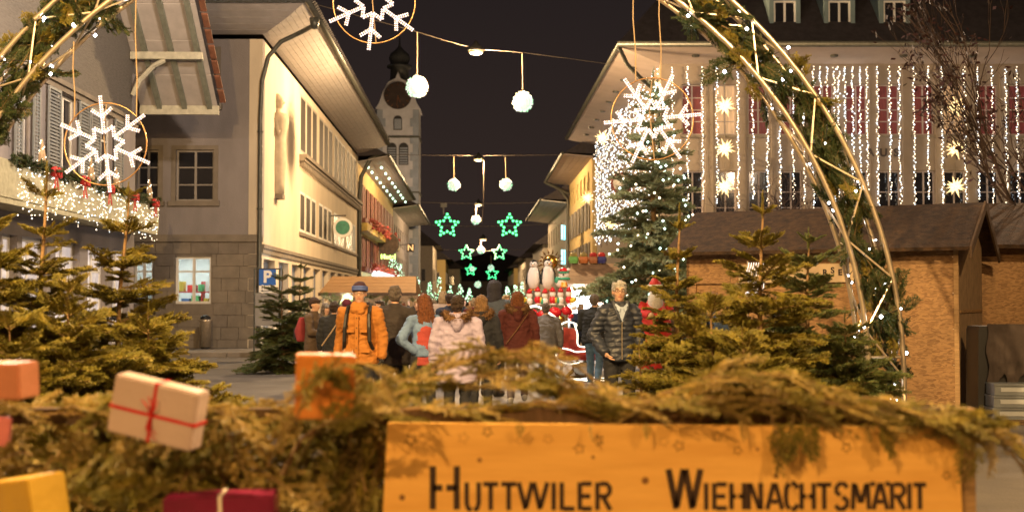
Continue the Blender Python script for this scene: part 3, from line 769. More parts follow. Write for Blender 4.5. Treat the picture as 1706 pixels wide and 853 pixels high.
te2 = te + Vector((oxr, 0, 0)); te2.z = EC.z
quad3('soffit', [(TX, TY, zi), (TX+FW, TY, zi), (TX+FW, EC.y, EC.z), (EC.x, EC.y, EC.z)], m_pink)
quad3('soffit', [(TX, TY, zi), (EC.x, EC.y, EC.z), (te2.x, te2.y, EC.z), (te.x, te.y, zi)], m_pink)
s = MB(); s.tube([(TX+FW, EC.y-.06, EC.z+.08), (EC.x-.06, EC.y-.06, EC.z+.08), (te2.x-.06, te2.y, EC.z+.08)], .11, 8); s.build('gutter', m_gutter, tb, True)
for k in range(6):                          # recessed eaves spots
    s = MB(); c = Vector((TX+1.2+k*2.6, (TY+EC.y)/2, (zi+EC.z)/2-.03)); s.lathe([(.13, -.03), (.16, .04)], c, 10); s.build('eaves_spot', m_gutter, tb)
for k in range(8):
    s = MB(); c = Vector((TX-.9, TY, 0))+SD*(1.5+k*2.8); c.z = (zi+EC.z)/2-.02; s.lathe([(.13, -.03), (.16, .04)], c, 10); s.build('eaves_spot', m_gutter, tb)
s = MB(); RZ = EC.z+.12
s.add([(EC.x-.1, EC.y-.1, RZ), (TX+FW, EC.y-.1, RZ), (TX+FW, EC.y+7, RZ+7), (EC.x+5.5, EC.y+7, RZ+7), (te2.x-.1, te2.y, RZ), (te2.x+5.5, te2.y, RZ+7), (TX+FW, te2.y, RZ)],
      [(0,1,2,3), (0,3,5,4), (3,2,6,5)]); s.build('roof', m_tile, tb)
for k in range(1, 12):
    pass
# dormers
m_dorm = mat('dormer_cladding', (.16, .22, .23), .7, .1)
def dormer(px, w_):
    yb = EC.y+.85; c = P(px, 46, yb)
    wp = (w_)*yb/F/2; z1 = P(px, -14, yb).z
    m = MB(); 
    fr_ = MB(Matrix.Translation((c.x-wp, yb, 0))); holes_wall(fr_, 2*wp, c.z, z1, 2.5, [(wp-.42, wp+.42, c.z+.05, z1-.35)], .15); o = fr_.build('dormer', m_dorm, tb)
    window(o, Matrix.Translation((c.x-wp, yb, 0)), wp-.42, wp+.42, c.z+.05, z1-.35, m_white, m_glass, .07, 1, (), .06)
    m = MB(); m.box(c.x-wp-.12, c.x+wp+.12, yb-.15, yb+2.6, z1, z1+.1); m.build('dormer_roof', m_tile, o)
for px in (1308, 1399, 1491): dormer(px, 52)
for px in (1583, 1675): pass
s = MB(); s.tube([EC+Vector((-.05, .1, 0)), P(1045, 108, 45.2), P(1072, 135, 45.9), P(1098, 158, 46.3), Vector((TX-.12, TY+.05, 8.3)), Vector((TX-.12, TY+.05, .1))], .08, 8); s.build('downpipe', m_gutter, tb, True)
# letters on the front: only A U S can be made out between the strands
for ch, px in (('A', 1450), ('U', 1472), ('S', 1493)):
    p = P(px, 255, TY-.06); link('wall_letter', text_mesh(ch, .42, mat('dark_letter', (.05, .04, .04), .5), .02, .01), tb, mtx=Matrix.Translation(p) @ UPR)
# strands on the front
def strand(fm, x, ztop, zbot, label, group, step=.085, r=.027, off=-.14, cool=.35, wob=.05):
    t = thing('light_strand', label, 'light strand', fm @ Vector((x, off, ztop)), 0, group)
    n = int((ztop-zbot)/step); m = MB(); 
    pts = []
    for k in range(n):
        xx = R.gauss(0, wob*.5); zz = -k*step; pts.append((xx*.4, 0, zz))
        m.k = 0 if R.random() > cool else 1
        m.octa((xx, R.uniform(-.02, .02), zz+R.uniform(-.02, .02)), r*R.uniform(.7, 1.15))
    m.build('bulbs', [m_bulb_w, m_bulb_c], t, kind='stuff')
    c = MB(); c.tube(pts[::6]+[pts[-1]], .006, 3); c.build('cable', m_cable, t)
fx = [1121, 1146, 1171, 1195, 1230, 1255, 1279, 1300, 1322, 1340, 1356, 1368, 1379, 1391, 1398, 1409, 1422, 1434, 1446, 1463, 1484, 1500, 1524, 1547, 1571, 1609, 1631, 1655, 1678, 1696, 1720, 1745]
for i, px in enumerate(fx):
    strand(ft.m, ft.s_at(px), TZ-.15, P(1155, 345 + 8*math.sin(i*2.1), TY).z if px < 1480 or True else 5, '%s light strand from the left on the front of the town building' % nth(i), 'light strands on the front of the town building')
for i in range(48):
    s_ = .4+i*.5
    strand(fts.m, TL-s_, TZ-.12, 4.6-.9*math.sin(i*.05)*0+R.uniform(-.15, .15), '%s strand of the dense light curtain, counted from the near corner of the town building' % nth(i), 'strands of the light curtain on the street side of the town building', .19, .030, -.16, .65, .16)
# paper stars
def paper_star(p, r, label, yaw=0, master=[None]):
    if master[0] is None:
        t = thing('paper_star', label, 'star light', p, yaw, 'lit paper stars on the town building')
        m = MB(); m.ball((0, 0, 0), .12, 8, 6)
        for k in range(22):
            ph = math.acos(1-2*(k+.5)/22); th = PI*(1+5**.5)*k
            d = Vector((math.sin(ph)*math.cos(th), math.sin(ph)*math.sin(th), math.cos(ph)))
            a = d.orthogonal().normalized(); b_ = d.cross(a); L_ = .46 if k % 2 else .36
            m.add([a*.075, b_*.075, -a*.075, -b_*.075, d*L_], [(0,1,4),(1,2,4),(2,3,4),(3,0,4)])
        m.build('star_body', m_star, t)
        c = MB(); c.tube([(0, 0, .3), (0, 0, .9)], .012, 4); c.build('hanger', m_cable, t); master[0] = t
        t.scale = (r,)*3
    else:
        t = copy_tree(master[0]); t.location = p; t.scale = (r,)*3; tag(t, label, 'star light')
    return t
for px, nm in ((1208, 'left'), (1592, 'right')):
    for py, lv in ((177, 'upper'), (248, 'middle'), (311, 'lower')):
        paper_star(P(px, py, TY-.55), 1.0, '%s of the three paper stars in the %s row on the town building' % (lv, nm))
for k, (px, py) in enumerate(((1040, 230), (1052, 372), (1012, 330))):
    paper_star(P(px, py, 55+3*k)-Vector((1.0, 0, 0)), .9, 'paper star %s the light curtain beside the big fir tree' % ('high in', 'low in', 'halfway down')[k])
# round garland sign on the street side
t = thing('round_wall_sign', 'round grey sign ringed with a dark red scalloped wreath among the white lights', 'sign', P(1036, 306, 49.5))
s = MB(UPR); s.lathe([(.30, -.05), (.36, .0), (.36, .05)], n=24); s.build('sign_disc', mat('grey_disc', (.28, .27, .27), .4, .3, 6), t, True)
s = MB()
for k in range(20): an = k*PI/10; s.ball((.40*math.cos(an), 0, .40*math.sin(an)), .07, 6, 5)
s.build('wreath', mat('dark_red_wreath', (.12, .035, .03), .7, .3), t)
s = MB(); s.tube([(.35, 0, 0), (1.0, .1, .1), (1.4, .2, .1)], .03); s.build('bracket', m_black, t)
# ---------- ochre house behind it, then the rest of the right side
h5 = thing('ochre_house', 'ochre house behind the light curtain with bracketed eaves and dark shutters', 'building')
far5 = Vector((te.x, te.y, 0)) + SD*17; f5 = Fac((far5.x-.25, far5.y), -SD); L5 = 16.9
H5 = [(1.0+k*2.6, 2.1+k*2.6, a, b) for k in range(6) for (a, b) in ((.5, 2.6), (3.4, 5.0), (5.9, 7.5), (8.2, 9.3))]
mb = MB(f5.m); holes_wall(mb, L5, 0, 9.9, .4, H5, .2); mb.build('street_wall', m_ochre, h5)
for (a, b, c, d) in H5:
    window(h5, f5.m, a, b, c, d, m_frame, m_glass, .07, 1, (.6,), .1)
    if d < 9:
        s = MB(f5.m); s.box(a-.5, a-.02, -.09, -.02, c-.05, d+.05); s.box(b+.02, b+.5, -.09, -.02, c-.05, d+.05); s.build('shutter', m_frame_dark, h5)
eave(h5, f5, L5, 9.9, 1.7, .15, m_pink)
for k in range(2):
    s = MB(f5.m); s.tube([(.3+k*.5, -1.75, 10.0), (.3+k*.5, -.1, 9.2)], .07, 6); s.build('eaves_brace', m_gutter, h5)
s = MB(f5.m); s.tube([(.1, -1.6, 10.0), (.1, -.8, 9.7), (.1, -.15, 8.8), (.1, -.12, .1)], .1, 8); s.build('downpipe', m_gutter, h5, True)
h6 = thing('pale_eaved_house', 'grey house with white eaves and two turquoise neon panels further right', 'building')
far6 = Vector((te.x, te.y, 0)) + SD*40; f6 = Fac((far6.x-.4, far6.y), -SD); L6 = 22.5
H6 = [(1.2+k*3, 2.4+k*3, a, b) for k in range(7) for (a, b) in ((.5, 2.6), (3.6, 5.2), (6.2, 7.6))]
mb = MB(f6.m); holes_wall(mb, L6, 0, 8.6, .4, H6, .2); mb.build('street_wall', m_dim, h6)
for (a, b, c, d) in H6: window(h6, f6.m, a, b, c, d, m_frame, m_glass, .07, 1, (.6,), .1)
eave(h6, f6, L6, 8.6, 1.9, .2, m_white)
for (pa, ya) in ((946, 387), (946, 428)):
    s = MB(); c = P(pa, ya, 90)
    for k in range(5): s.obox(c+Vector((-.42+k*.2, k*.5, 0)), (.12, .1, 1.05))
    s.build('neon_panel', emis('turquoise_neon', (.2, .9, 1.0), 2.6), h6)
def rx(y): return te.x-.031*(y-te.y)
far_house(rx(120)+4.0, 116, 9, 20, 7.0, 3.8, 'brown roofed far house right of the street past the turquoise panels', m_dim, -1)
far_house(rx(150)+3.6, 142, 9, 24, 6.6, 3.6, 'second far house on the right behind the light trees', m_dim, -1)
far_house(rx(180)+3.2, 172, 9, 30, 6.2, 3.4, 'farthest low house on the right side', m_ochre, -1)
# ================================================================== overhead lights
def wire(pts, label):
    m = MB(); m.tube(pts, .018 if pts[0].y > 60 else .013, 5); return tag(m.build('overhead_wire', m_cable), label, 'wire', 'wires across the street')
def sag(a, b, n=14, d=.5):
    return [a.lerp(b, k/n) - Vector((0, 0, 4*d*(k/n)*(1-k/n))) for k in range(n+1)]
wa = P(516, 5, 44); wb = P(1012, 107, 44.6)
wire([wa, P(690, 52, 44), P(735, 66, 44), P(793, 82, 44), P(870, 88, 44), P(940, 97, 44.2), wb], 'nearest overhead wire carrying the orange lamp and two light balls')
wire(sag(P(655, 258, 78), P(943, 258, 78), d=.05), 'second overhead wire carrying two light balls and a lamp')
wire([P(806, 268, 78), P(806, 330, 78.1), P(803, 372, 78.3)], 'vertical cable hanging below the second street lamp')
wire(sag(P(700, 337, 95), P(905, 337, 95), d=.1), 'thin wire across the dark sky above the first green stars')
wire(sag(P(700, 374, 100), P(930, 372, 100), d=.2), 'wire carrying the two biggest green stars')
wire(sag(P(716, 414, 150), P(890, 414, 150), d=.3), 'wire carrying the second pair of green stars')
def light_ball(px, py, Y, rpx, label, hang=None, core=m_bulb_g):
    p = P(px, py, Y); r = rpx*Y/F
    t = thing('light_ball', label, 'light ball', p, 0, 'light balls hung over the street')
    m = MB(); m.ball((0, 0, 0), r*.80, 14, 10); m.build('ball_core', emis('glowing_ball', (.62, .80, .60), .5), t)
    m = MB(); N = 260 if Y < 60 else 70
    for k in range(N):
        ph = math.acos(1-2*(k+.5)/N); th = PI*(1+5**.5)*k
        d = Vector((math.sin(ph)*math.cos(th), math.sin(ph)*math.sin(th), math.cos(ph)))
        m.k = k % 2; m.octa(d*r*R.uniform(.85, 1.08), r*(.085 if Y < 60 else .13))
    m.build('bulbs', [emis('mint_bulb', (.20, .9, .42), 1.0), emis('pale_bulb', (.95, 1.0, .9), .95)], t, kind='stuff')
    if hang is not None:
        q = P(px+hang[0], hang[1], Y) - p; m = MB(); m.tube([(0, 0, r*.8), (q.x*.5, 0, q.z*.55), q], .013*max(1, Y/50), 5); m.build('hanger', m_rope, t)
light_ball(695, 145, 44, 17.5, 'large light ball hanging left of the church clock', (0, 54))
light_ball(871, 170, 44, 16.5, 'large light ball hanging right of the nearest orange lamp', (-1, 88))
light_ball(756, 308, 78, 10, 'light ball left of the lamp on the second wire', (0, 262))
light_ball(843, 308, 78, 10, 'light ball right of the lamp on the second wire', (-1, 262))
light_ball(793, 367, 112, 7.2, 'light globe below the third street lamp between the big green stars', (0, 344))
light_ball(801, 417, 150, 5.8, 'light globe between the second pair of green stars', (0, 400))
light_ball(787, 448, 190, 4.5, 'tiny light globe beside the small left green star'); light_ball(818, 446, 190, 4.8, 'tiny light globe above the small right green star', (0, 425))
light_ball(796, 474, 150, 5.5, 'green glowing ball low over the crowd in the middle of the street')
def green_star(px, py, Y, rpx, label, rot=0, half=False):
    p = P(px, py, Y); r = rpx*Y/F
    t = thing('green_star', label, 'star light', p, 0, 'green stars hung over the street')
    vs = []
    for k in range(10):
        a = PI/2+k*PI/5+rot; q = r if k % 2 == 0 else r*.52
        vs.append(Vector((q*math.cos(a), 0, q*math.sin(a))))
    m = MB(); m.tube(vs, r*.035, 4, closed=True); m.build('star_frame', m_gutter, t)
    m = MB()
    for k in range(10):
        for j in range(2): m.ball(vs[k].lerp(vs[(k+1) % 10], j/2), r*.115, 6, 4)
    m.build('bulbs', m_green, t)
green_star(745, 376, 100, 19, 'left one of the biggest pair of green stars'); green_star(849, 376, 100, 19, 'right one of the biggest pair of green stars')
green_star(777, 421, 150, 12, 'left one of the middle pair of green stars'); green_star(832, 421, 150, 12, 'right one of the middle pair of green stars')
green_star(784, 450, 190, 9, 'small far green star on the left'); green_star(820, 456, 190, 10, 'small far green star on the right')
# light trees: conical clusters of greenish bulbs along the street
def light_tree(px, py0, py1, Y, wpx, label, n=110):
    p = P(px, py1, Y); h = P(px, py0, Y).z - p.z; w_ = wpx*Y/F
    t = thing('light_tree', label, 'light tree', p, 0, 'light trees along the street')
    m = MB(); m.tube([(0, 0, -p.z), (0, 0, h)], .05, 5); m.build('trunk', m_bark, t)
    m = MB()
    for k in range(n):
        f = R.random(); an = R.uniform(0, 2*PI); rr = w_*(1-f*.85)*R.uniform(.3, 1)
        m.k = R.random() < .3; m.octa((rr*math.cos(an), rr*math.sin(an), f*h), Y/F*R.uniform(.5, 1.1))
    m.build('bulbs', [emis('soft_green_bulb', (.42, 1.0, .55), 2.2), m_bulb_g], t, kind='stuff')
LTS = sorted(((637, 395, 430, 88, 8), (655, 425, 462, 88, 17), (668, 440, 470, 92, 10), (697, 462, 500, 95, 9), (716, 470, 500, 100, 10), (732, 462, 500, 105, 12), (750, 476, 500, 110, 9), (766, 474, 502, 116, 12), (782, 480, 502, 120, 9), (845, 478, 500, 112, 11), (858, 474, 500, 104, 11), (870, 470, 500, 98, 9), (560, 415, 470, 62, 5), (822, 482, 500, 125, 9)))
for i, a in enumerate(LTS):
    light_tree(*a, '%s from the left of the little bulb hung trees along the far street' % ORD[i], 60)
# ================================================================== truss arch
AY = 14.0; ACX = P(654, 500, AY).x; ACZ = P(660, 630, AY).z; RO = 850*AY/F; RI = RO-.40; AD = .40
arch = thing('truss_arch', 'tall aluminium truss arch spanning the market entrance', 'arch', (ACX, AY, 0))
def ap_(r, a, y): return Vector((r*math.cos(a), y, ACZ+r*math.sin(a)))
for (r, y, nm) in ((RO, 0, 'chord'), (RI, 0, 'chord'), (RI, AD, 'chord'), (RO, AD, 'chord')):
    pts = [Vector((r, y, .05))] + [ap_(r, PI*k/64, y) for k in range(65)] + [Vector((-r, y, .05))]
    m = MB(); m.tube(pts, .031, 8); m.build('chord', m_metal, arch, True)
nz = 32; m = MB()
for k in range(nz):
    a0 = PI*k/nz; a1 = PI*(k+1)/nz
    p, q = (RI, RO) if k % 2 else (RO, RI)
    m = MB()
    m.tube([ap_(p, a0, 0), ap_(q, a1, 0)], .0135, 5); m.tube([ap_(p, a0, AD), ap_(q, a1, AD)], .0135, 5)
    m.tube([ap_(RI, a0, 0 if k % 2 else AD), ap_(RI, a1, AD if k % 2 else 0)], .0135, 5)
    m.tube([ap_(RO, a0, 0 if k % 2 else AD), ap_(RO, a1, AD if k % 2 else 0)], .0135, 5)
    m.build('brace', m_metal, arch)
for sgn in (1, -1):
    m = MB()
    for z in (.08, .58, .95):
        m.tube([(sgn*RI, 0, z), (sgn*RO, 0, z)], .013, 5); m.tube([(sgn*RI, AD, z), (sgn*RO, AD, z)], .013, 5); m.tube([(sgn*RI, 0, z), (sgn*RI, AD, z)], .013, 5); m.tube([(sgn*RO, 0, z), (sgn*RO, AD, z)], .013, 5)
    m.build('rung', m_metal, arch)
    m = MB(); m.box(sgn*(RI+RO)/2-.35, sgn*(RI+RO)/2+.35, -.15, AD+.15, 0, .05); m.build('base_plate', m_metal, arch)
# ---------- fir twigs and branches
def needles_on(m, a, b, n_per_m, ln, wd, flat=.75, mi=1):
    d = b-a; L = d.length; d = d.normalized(); s = d.cross(Vector((0, 0, 1)))
    if s.length < .01: s = Vector((0, 1, 0))
    s.normalize(); u = s.cross(d)
    m.k = mi
    n = max(2, int(L*n_per_m))
    for k in range(n):
        p = a + d*(L*(k+R.random())/n)
        an = R.choice((0, PI)) + R.gauss(0, flat)
        if R.random() < .25: an = PI/2 + R.gauss(0, .6)
        o = s*math.cos(an) + u*math.sin(an)
        tip = p + (o*.86 + d*R.uniform(.35, .75))*ln*R.uniform(.75, 1.15)
        w_ = d*wd*.5
        m.add([p-w_, p+w_, tip], [(0, 1, 2)])
def branch_mesh(name, L, ntw, npm, ln, wd, seed, nm=m_needle, droop=.0, tw=.42):
    R.seed(seed); m = MB(); m.k = 0
    pt = lambda f: Vector((L*f, .03*L*math.sin(f*2.2+seed), -droop*L*f*f + .10*L*f*(1-f)))
    pts = [pt(k/6) for k in range(7)]
    m.tube(pts, [L*.016*(1-.7*k/6) + .0015 for k in range(7)], 4)
    for k in range(6): needles_on(m, pts[k], pts[k+1], npm, ln, wd)
    for k in range(ntw):
        f = .16+.80*k/ntw; p = pt(f); sd = 1 if k % 2 else -1
        tl = L*tw*(1-f*.72)*R.uniform(.75, 1.15); an = R.uniform(.75, 1.0)
        d = Vector((math.cos(an), sd*math.sin(an), R.uniform(-.30, .38)))
        q = p+d*tl*.55; e = q+Vector((math.cos(an*.7), sd*math.sin(an*.7), R.uniform(-.2, .1)))*tl*.45
        m.k = 0; m.tube([p, q, e], [L*.007, L*.005, L*.003], 3, caps=False)
        needles_on(m, p, q, npm, ln, wd); needles_on(m, q, e, npm, ln, wd)
        if tl > L*.2:
            for sg in (1, -1):
                d2 = (d + Vector((-d.y, d.x, 0))*sg*.8).normalized(); q2 = p+d*tl*.4; e2 = q2+d2*tl*.35
                m.k = 0; m.tube([q2, e2], L*.003, 3, caps=False); needles_on(m, q2, e2, npm, ln, wd)
    return m.mesh(name, [m_bark, nm])
BR = [branch_mesh('branch', 1.0, 20, 560, .046, .011, 20+i, tw=.52) for i in range(6)]          # nordmann branches, 1 m
BRD = [branch_mesh('branch', 1.0, 20, 500, .046, .011, 40+i, m_needle_dark, tw=.52) for i in range(4)]
m_needle_big = mat('curtain_lit_needles', (.27, .32, .20), .55, .3, 3.0, col2=(.14, .18, .11))  # glow of the light curtain put into a paler needle colour
BRG = [branch_mesh('branch', 1.0, 20, 500, .046, .011, 80+i, m_needle_arch, tw=.52) for i in range(4)]
BRB = [branch_mesh('branch', 1.0, 18, 240, .055, .018, 50+i, m_needle_big, .1, .52) for i in range(5)]   # for the big fir
BRF = [branch_mesh('branch', 1.0, 13, 470, .042, .0078, 60+i, m_needle_dry if i % 2 else m_needle, .25, .5) for i in range(6)]
R.seed(77)
def fir_tree(x, y, H, rad, label, seed, meshes=BR, z=0, lean=(0, 0), whorl=.26, low=.12, pw=.8, grp='cut fir trees round the market entrance', bare=.25, rt=None, topup=1.0):
    rr = random.Random(seed)
    if y < 20: rad *= 1.18
    t = thing('fir_tree', label, 'fir tree', (x, y, z), 0, grp)
    m = MB(); ax = lambda h: Vector((lean[0]*h/H + .02*math.sin(h*3), lean[1]*h/H, h))
    r0 = rt or H*.016
    m.tube([ax(H*k/12) for k in range(13)], [r0*(1-.82*k/12) for k in range(13)], 8); m.build('trunk', m_bark, t, True)
    h = low; az = rr.random()*6
    while h < H-.06:
        f = (h-low)/(H-low); ln = rad*((1-f)**pw)*1.0 + .12
        n = rr.choice((5, 6, 6)) if f < .85 else 4
        if f > .97: n = 3
        el = -.12 + .85*(f**1.6)*topup
        for k in range(n):
            a = az + 2*PI*k/n + rr.uniform(-.25, .25); L = ln*rr.uniform(.66, 1.18)
            d = Vector((math.cos(a)*math.cos(el), math.sin(a)*math.cos(el), math.sin(el+rr.uniform(-.24, .24))))
            link('branch', rr.choice(meshes), t, mtx=dirmat(ax(h), d, rr.uniform(-.3, .3), (L, L, L)))
        if f < .72:
            for k in range(int((15 if y < 20 else 9)*(1-f))+1):
                a = rr.random()*2*PI; L = ln*rr.uniform(.45, .95); hh = h + whorl*rr.uniform(.1, .95)
                d = Vector((math.cos(a), math.sin(a), rr.uniform(-.25, .45)))
                link('branch', rr.choice(meshes), t, mtx=dirmat(ax(hh), d, rr.uniform(-.5, .5), (L, L, L)))
        az += .7; h += whorl*(1+.35*f)
    # leader
    link('branch', meshes[0], t, mtx=dirmat(ax(H*.9), (0.02, 0, 1), 0, (H*.13, H*.05, H*.05)))
    return t
def topz(px, py, Y): return P(px, py, Y)
def fir_at(px, py, Y, rad, label, seed, **k):
    p = P(px, py, Y); return fir_tree(p.x, Y, p.z, rad, label, seed, **k)
fir_at(1130, 352, 12.2, .60, 'slim fir with long bare leader just right of the grey haired man', 1, whorl=.24, pw=1.15)
fir_at(1268, 332, 11.4, .95, 'tallest golden lit fir in front of the market hut', 2, whorl=.25, pw=1.0)
fir_at(1347, 392, 12.6, .78, 'darker green fir in front of the hut nameboard', 3, meshes=BRD, whorl=.2)
fir_at(1188, 490, 10.2, .72, 'low bushy fir between the two golden firs', 4, whorl=.17)
fir_at(1066, 572, 10.8, .46, 'smallest fir beside the jeans of the passer by', 5, whorl=.16, pw=1.1)
fir_at(1410, 520, 11.6, .6, 'short fir at the foot of the arch', 6, meshes=BRD, whorl=.17)
fir_at(1240, 545, 9.4, .72, 'low fir nearest the barrier on the right', 7, whorl=.16)
fir_at(74, 285, 10.6, .62, 'tall fir with upturned top against the lit shop', 8, whorl=.26)
fir_at(192, 318, 11.8, .70, 'leaning fir in front of the book shop window', 9, whorl=.27, lean=(.12, 0))
fir_at(-22, 330, 10.0, .8, 'fir cut by the left edge of the picture', 10, whorl=.22)
fir_at(118, 470, 9.8, .85, 'low bushy fir at the left below the balcony', 11, whorl=.15)
fir_at(250, 510, 11.0, .72, 'low fir spreading towards the silver bin', 12, whorl=.15)
fir_at(20, 520, 8.8, .75, 'dark low fir in the left corner', 13, whorl=.16)
fir_at(471, 452, 27, .85, 'left one of two dark firs beside the parking sign', 14, meshes=BRD, whorl=.24, grp='dark firs beside the parking sign')
fir_at(501, 440, 27.8, .75, 'right one of two dark firs beside the parking sign', 15, meshes=BRD, whorl=.24, grp='dark firs beside the parking sign')
# the big decorated fir
bp_ = P(1088, 128, 27)
bt = fir_tree(bp_.x, 27, bp_.z, 1.48, 'big decorated fir with white bulbs in front of the town building', 16, meshes=BRB, whorl=.25, low=1.15, pw=.75, grp='decorated fir', rt=.11)
bl = thing('tree_light_chain', 'white and green bulbs hung in the big decorated fir', 'light chain', (bp_.x, 27, 0))
m = MB()
for k in range(150):
    f = R.random()**1.2; h = .9+(bp_.z-1.0)*f; rr_ = (1.48*((1-f)**.85)+.1)*R.uniform(.55, .98); a = R.uniform(PI, 2*PI)
    m.k = R.randrange(3) % 2; m.octa((rr_*math.cos(a), rr_*math.sin(a), h), .03)
m.build('bulbs', [emis('soft_green_white_bulb', (.66, 1.0, .82), 6), m_bulb_w], bl, kind='stuff')
# ---------- garland and bulbs winding through the arch
for side in (0, 1):
    ga = thing('fir_garland', ('garland of fir branches wound up the right side of the truss arch', 'garland of fir branches on the left side of the truss arch in the upper corner')[side], 'garland', (ACX, AY, 0), 0, 'fir garlands on the arch')
    for k in range(262):
        a = R.uniform(.0, .31*PI)
        if side: a = PI-R.uniform(.08*PI, .31*PI) if k < 180 else PI-a
        r = RI + .2 + R.gauss(0, .08) + .08*math.sin(a*14)
        p = ap_(r, a, R.uniform(.05, AD-.05)); sg = R.choice((1, -1))
        tn = Vector((-math.sin(a)*sg, 0, math.cos(a)*sg)); d = tn + Vector((R.gauss(0, .5), R.gauss(0, .45), R.gauss(0, .5)))
        L = R.uniform(.25, .42)
        if R.random() < .06: L = .52
        link('branch', R.choice(BR[:1]+BRG+BRG), ga, mtx=dirmat(p, d, R.uniform(0, 6), (L, L, L)))
    for k in range(32):
        sg = -1 if side else 1; p = Vector((sg*(RI+.2), .2, R.uniform(.05, ACZ))); L = R.uniform(.25, .4)
        link('branch', R.choice(BRG), ga, mtx=dirmat(p, (R.gauss(0, .35), R.gauss(0, .4), R.choice((1, -1))), R.uniform(0, 6), (L, L, L)))
lc = thing('arch_light_chain', 'chain of small cold white lights on the truss arch', 'light chain', (ACX, AY, 0))
m = MB(); cb = []
N = 170
for k in range(N):
    a = PI*k/N; r = RI+.2+.24*math.sin(k*.9); y = .2-.26*math.cos(k*.9)
    p = ap_(r, a, y) + Vector((R.gauss(0, .05), R.gauss(0, .03), R.gauss(0, .05))); cb.append(p)
    m.octa(p, R.choice((.012, .017, .023)))
for k in range(14):
    for sg in (1, -1): m.octa((sg*(RI+.2+R.uniform(-.25, .25)), R.uniform(-.1, .4), R.uniform(.1, ACZ)), .015)
m.build('bulbs', emis('cold_spark_bulb', (.93, .93, 1.0), 26), lc, kind='stuff')
m = MB(); m.tube(cb, .005, 4); m.build('cable', m_black, lc)
# ---------- snowflakes
def beads(m, a, b, r=.0145, gap=.025):
    d = b-a; L = d.length; n = max(2, int(L/gap)); u = d.normalized(); s = Vector((-u.z, 0, u.x))
    for side in (-1, 1):
        for k in range(n):
            c = a + d*((k+.5)/n) + s*side*r*.82
            m.k = 0 if k % 2 == 0 or side == 1 and k % 4 else 1; m.ball(c, r*.78, 6, 4)
def make_flake(px, py, rot, label, hang, ringpx=69, armpx=82):
    p = P(px, py, 13.95); sc_ = 13.95/F
    t = thing('snowflake_light', label, 'snowflake light', p, 0, 'snowflake lights hanging in the arch')
    m = MB(); rr_ = ringpx*sc_; m.tube([(rr_*math.cos(k*PI/24), .02, rr_*math.sin(k*PI/24)) for k in range(48)], .0085, 6, closed=True); m.build('ring', mat('copper_ring', (.55, .33, .16), .35, .1, metal=.7), t, True)
    A = armpx*sc_; V = lambda r, a: Vector((r*math.cos(a), 0, r*math.sin(a)))
    for k in range(6):
        a = rot+k*PI/3; m = MB()
        beads(m, V(A*.24, a), V(A, a)); b0 = V(A*.56, a)
        for sg in (1, -1): beads(m, b0, b0+V(A*.27, a+sg*.92))
        m.build('arm', [m_flake, m_flake2], t)
    m = MB()
    for k in range(12):
        a = rot+k*PI/6; r0, r1 = (A*.23, A*.40) if k % 2 == 0 else (A*.40, A*.23)
        beads(m, V(r0, a), V(r1, a+PI/6))
    m.build('inner_star', [m_flake, m_flake2], t)
    m = MB(); m.tube([V(rr_, PI/2)+Vector((0, .03, 0)), V(rr_*.2, PI/2+.3)+Vector((0, .04, 0)), V(rr_, -PI/2+.05)+Vector((0, .03, 0))], .006, 4); m.build('centre_wire', m_rope, t)
    for (hx_, hpx, hpy) in hang:
        q = P(px+hpx, hpy, 14.05)-p; s_ = V(rr_, math.acos(max(-1, min(1, hx_/ringpx)))); m = MB()
        m.tube([s_, s_.lerp(q, .3)+Vector((.008, 0, 0)), s_.lerp(q, .65)-Vector((.012, 0, 0)), q], .0075, 5); m.build('cord', m_rope, t)
make_flake(175, 240, math.radians(36.5), 'snowflake light hanging on the left in front of the shuttered house', ((-52, -52, 70), (52, 52, -18)))
make_flake(623, 4, math.radians(-36), 'snowflake light at the top cut by the upper edge', ((-40, -40, -150), (40, 40, -150)))
make_flake(1087, 198, math.radians(5), 'snowflake light hanging on the right in front of the big fir', ((-28, -32, -25), (14, 12, -30)))
# ================================================================== market huts on the right
hp = P(1597, 500, 17.0); a_ = math.radians(29)
# ridge along local x (going left and away from the near corner); local y into the depth
hm = Matrix.Translation((hp.x, 17.0, 0)) @ Matrix.Rotation(-a_, 4, 'Z')
hut = thing('market_hut', 'strand board market hut with brown shingle roof behind the arch', 'market hut', (hp.x, 17.0, 0), -a_)
HL, HD, HE, HR_ = 4.0, 2.2, 2.42, 2.98
def box_part(name, m_, par, *b):
    m = MB(); m.box(*b); return m.build(name, m_, par)
m = MB(Matrix.Translation((-HL, 0, 0))); holes_wall(m, HL, 0, HE, .05, [(.15, 2.25, .95, 1.85)], .05); m.build('front_wall', m_osb, hut)
m = MB(); m.prism([(0, 0, 0), (0, HD, 0), (0, HD, HE), (0, HD/2, HR_-.06), (0, 0, HE)], (-.04, 0, 0)); m.m = Matrix.Identity(4); m.build('side_wall', mat('old_ply', (.30, .20, .12), .8, .15, 6, .2, 30), hut)
m = MB(); m.prism([(-HL, 0, 0), (-HL, HD, 0), (-HL, HD, HE), (-HL, HD/2, HR_-.06), (-HL, 0, HE)], (.04, 0, 0)); m.build('side_wall', m_osb, hut)
box_part('back_wall', m_osb, hut, -HL+.04, -.04, HD-.05, HD, 0, HE)
def roofp(name, y0, z0, y1, z1, par, x0, x1):
    m = MB(); m.prism([(x0, y0, z0), (x1, y0, z0), (x1, y1, z1), (x0, y1, z1)], (0, 0, .05)); m.build(name, m_roofbrown, par)
roofp('roof', -.32, HE-.14, HD/2, HR_, hut, -HL-.25, .2); roofp('roof', HD+.3, HE-.14, HD/2+.004, HR_, hut, -HL-.25, .2)
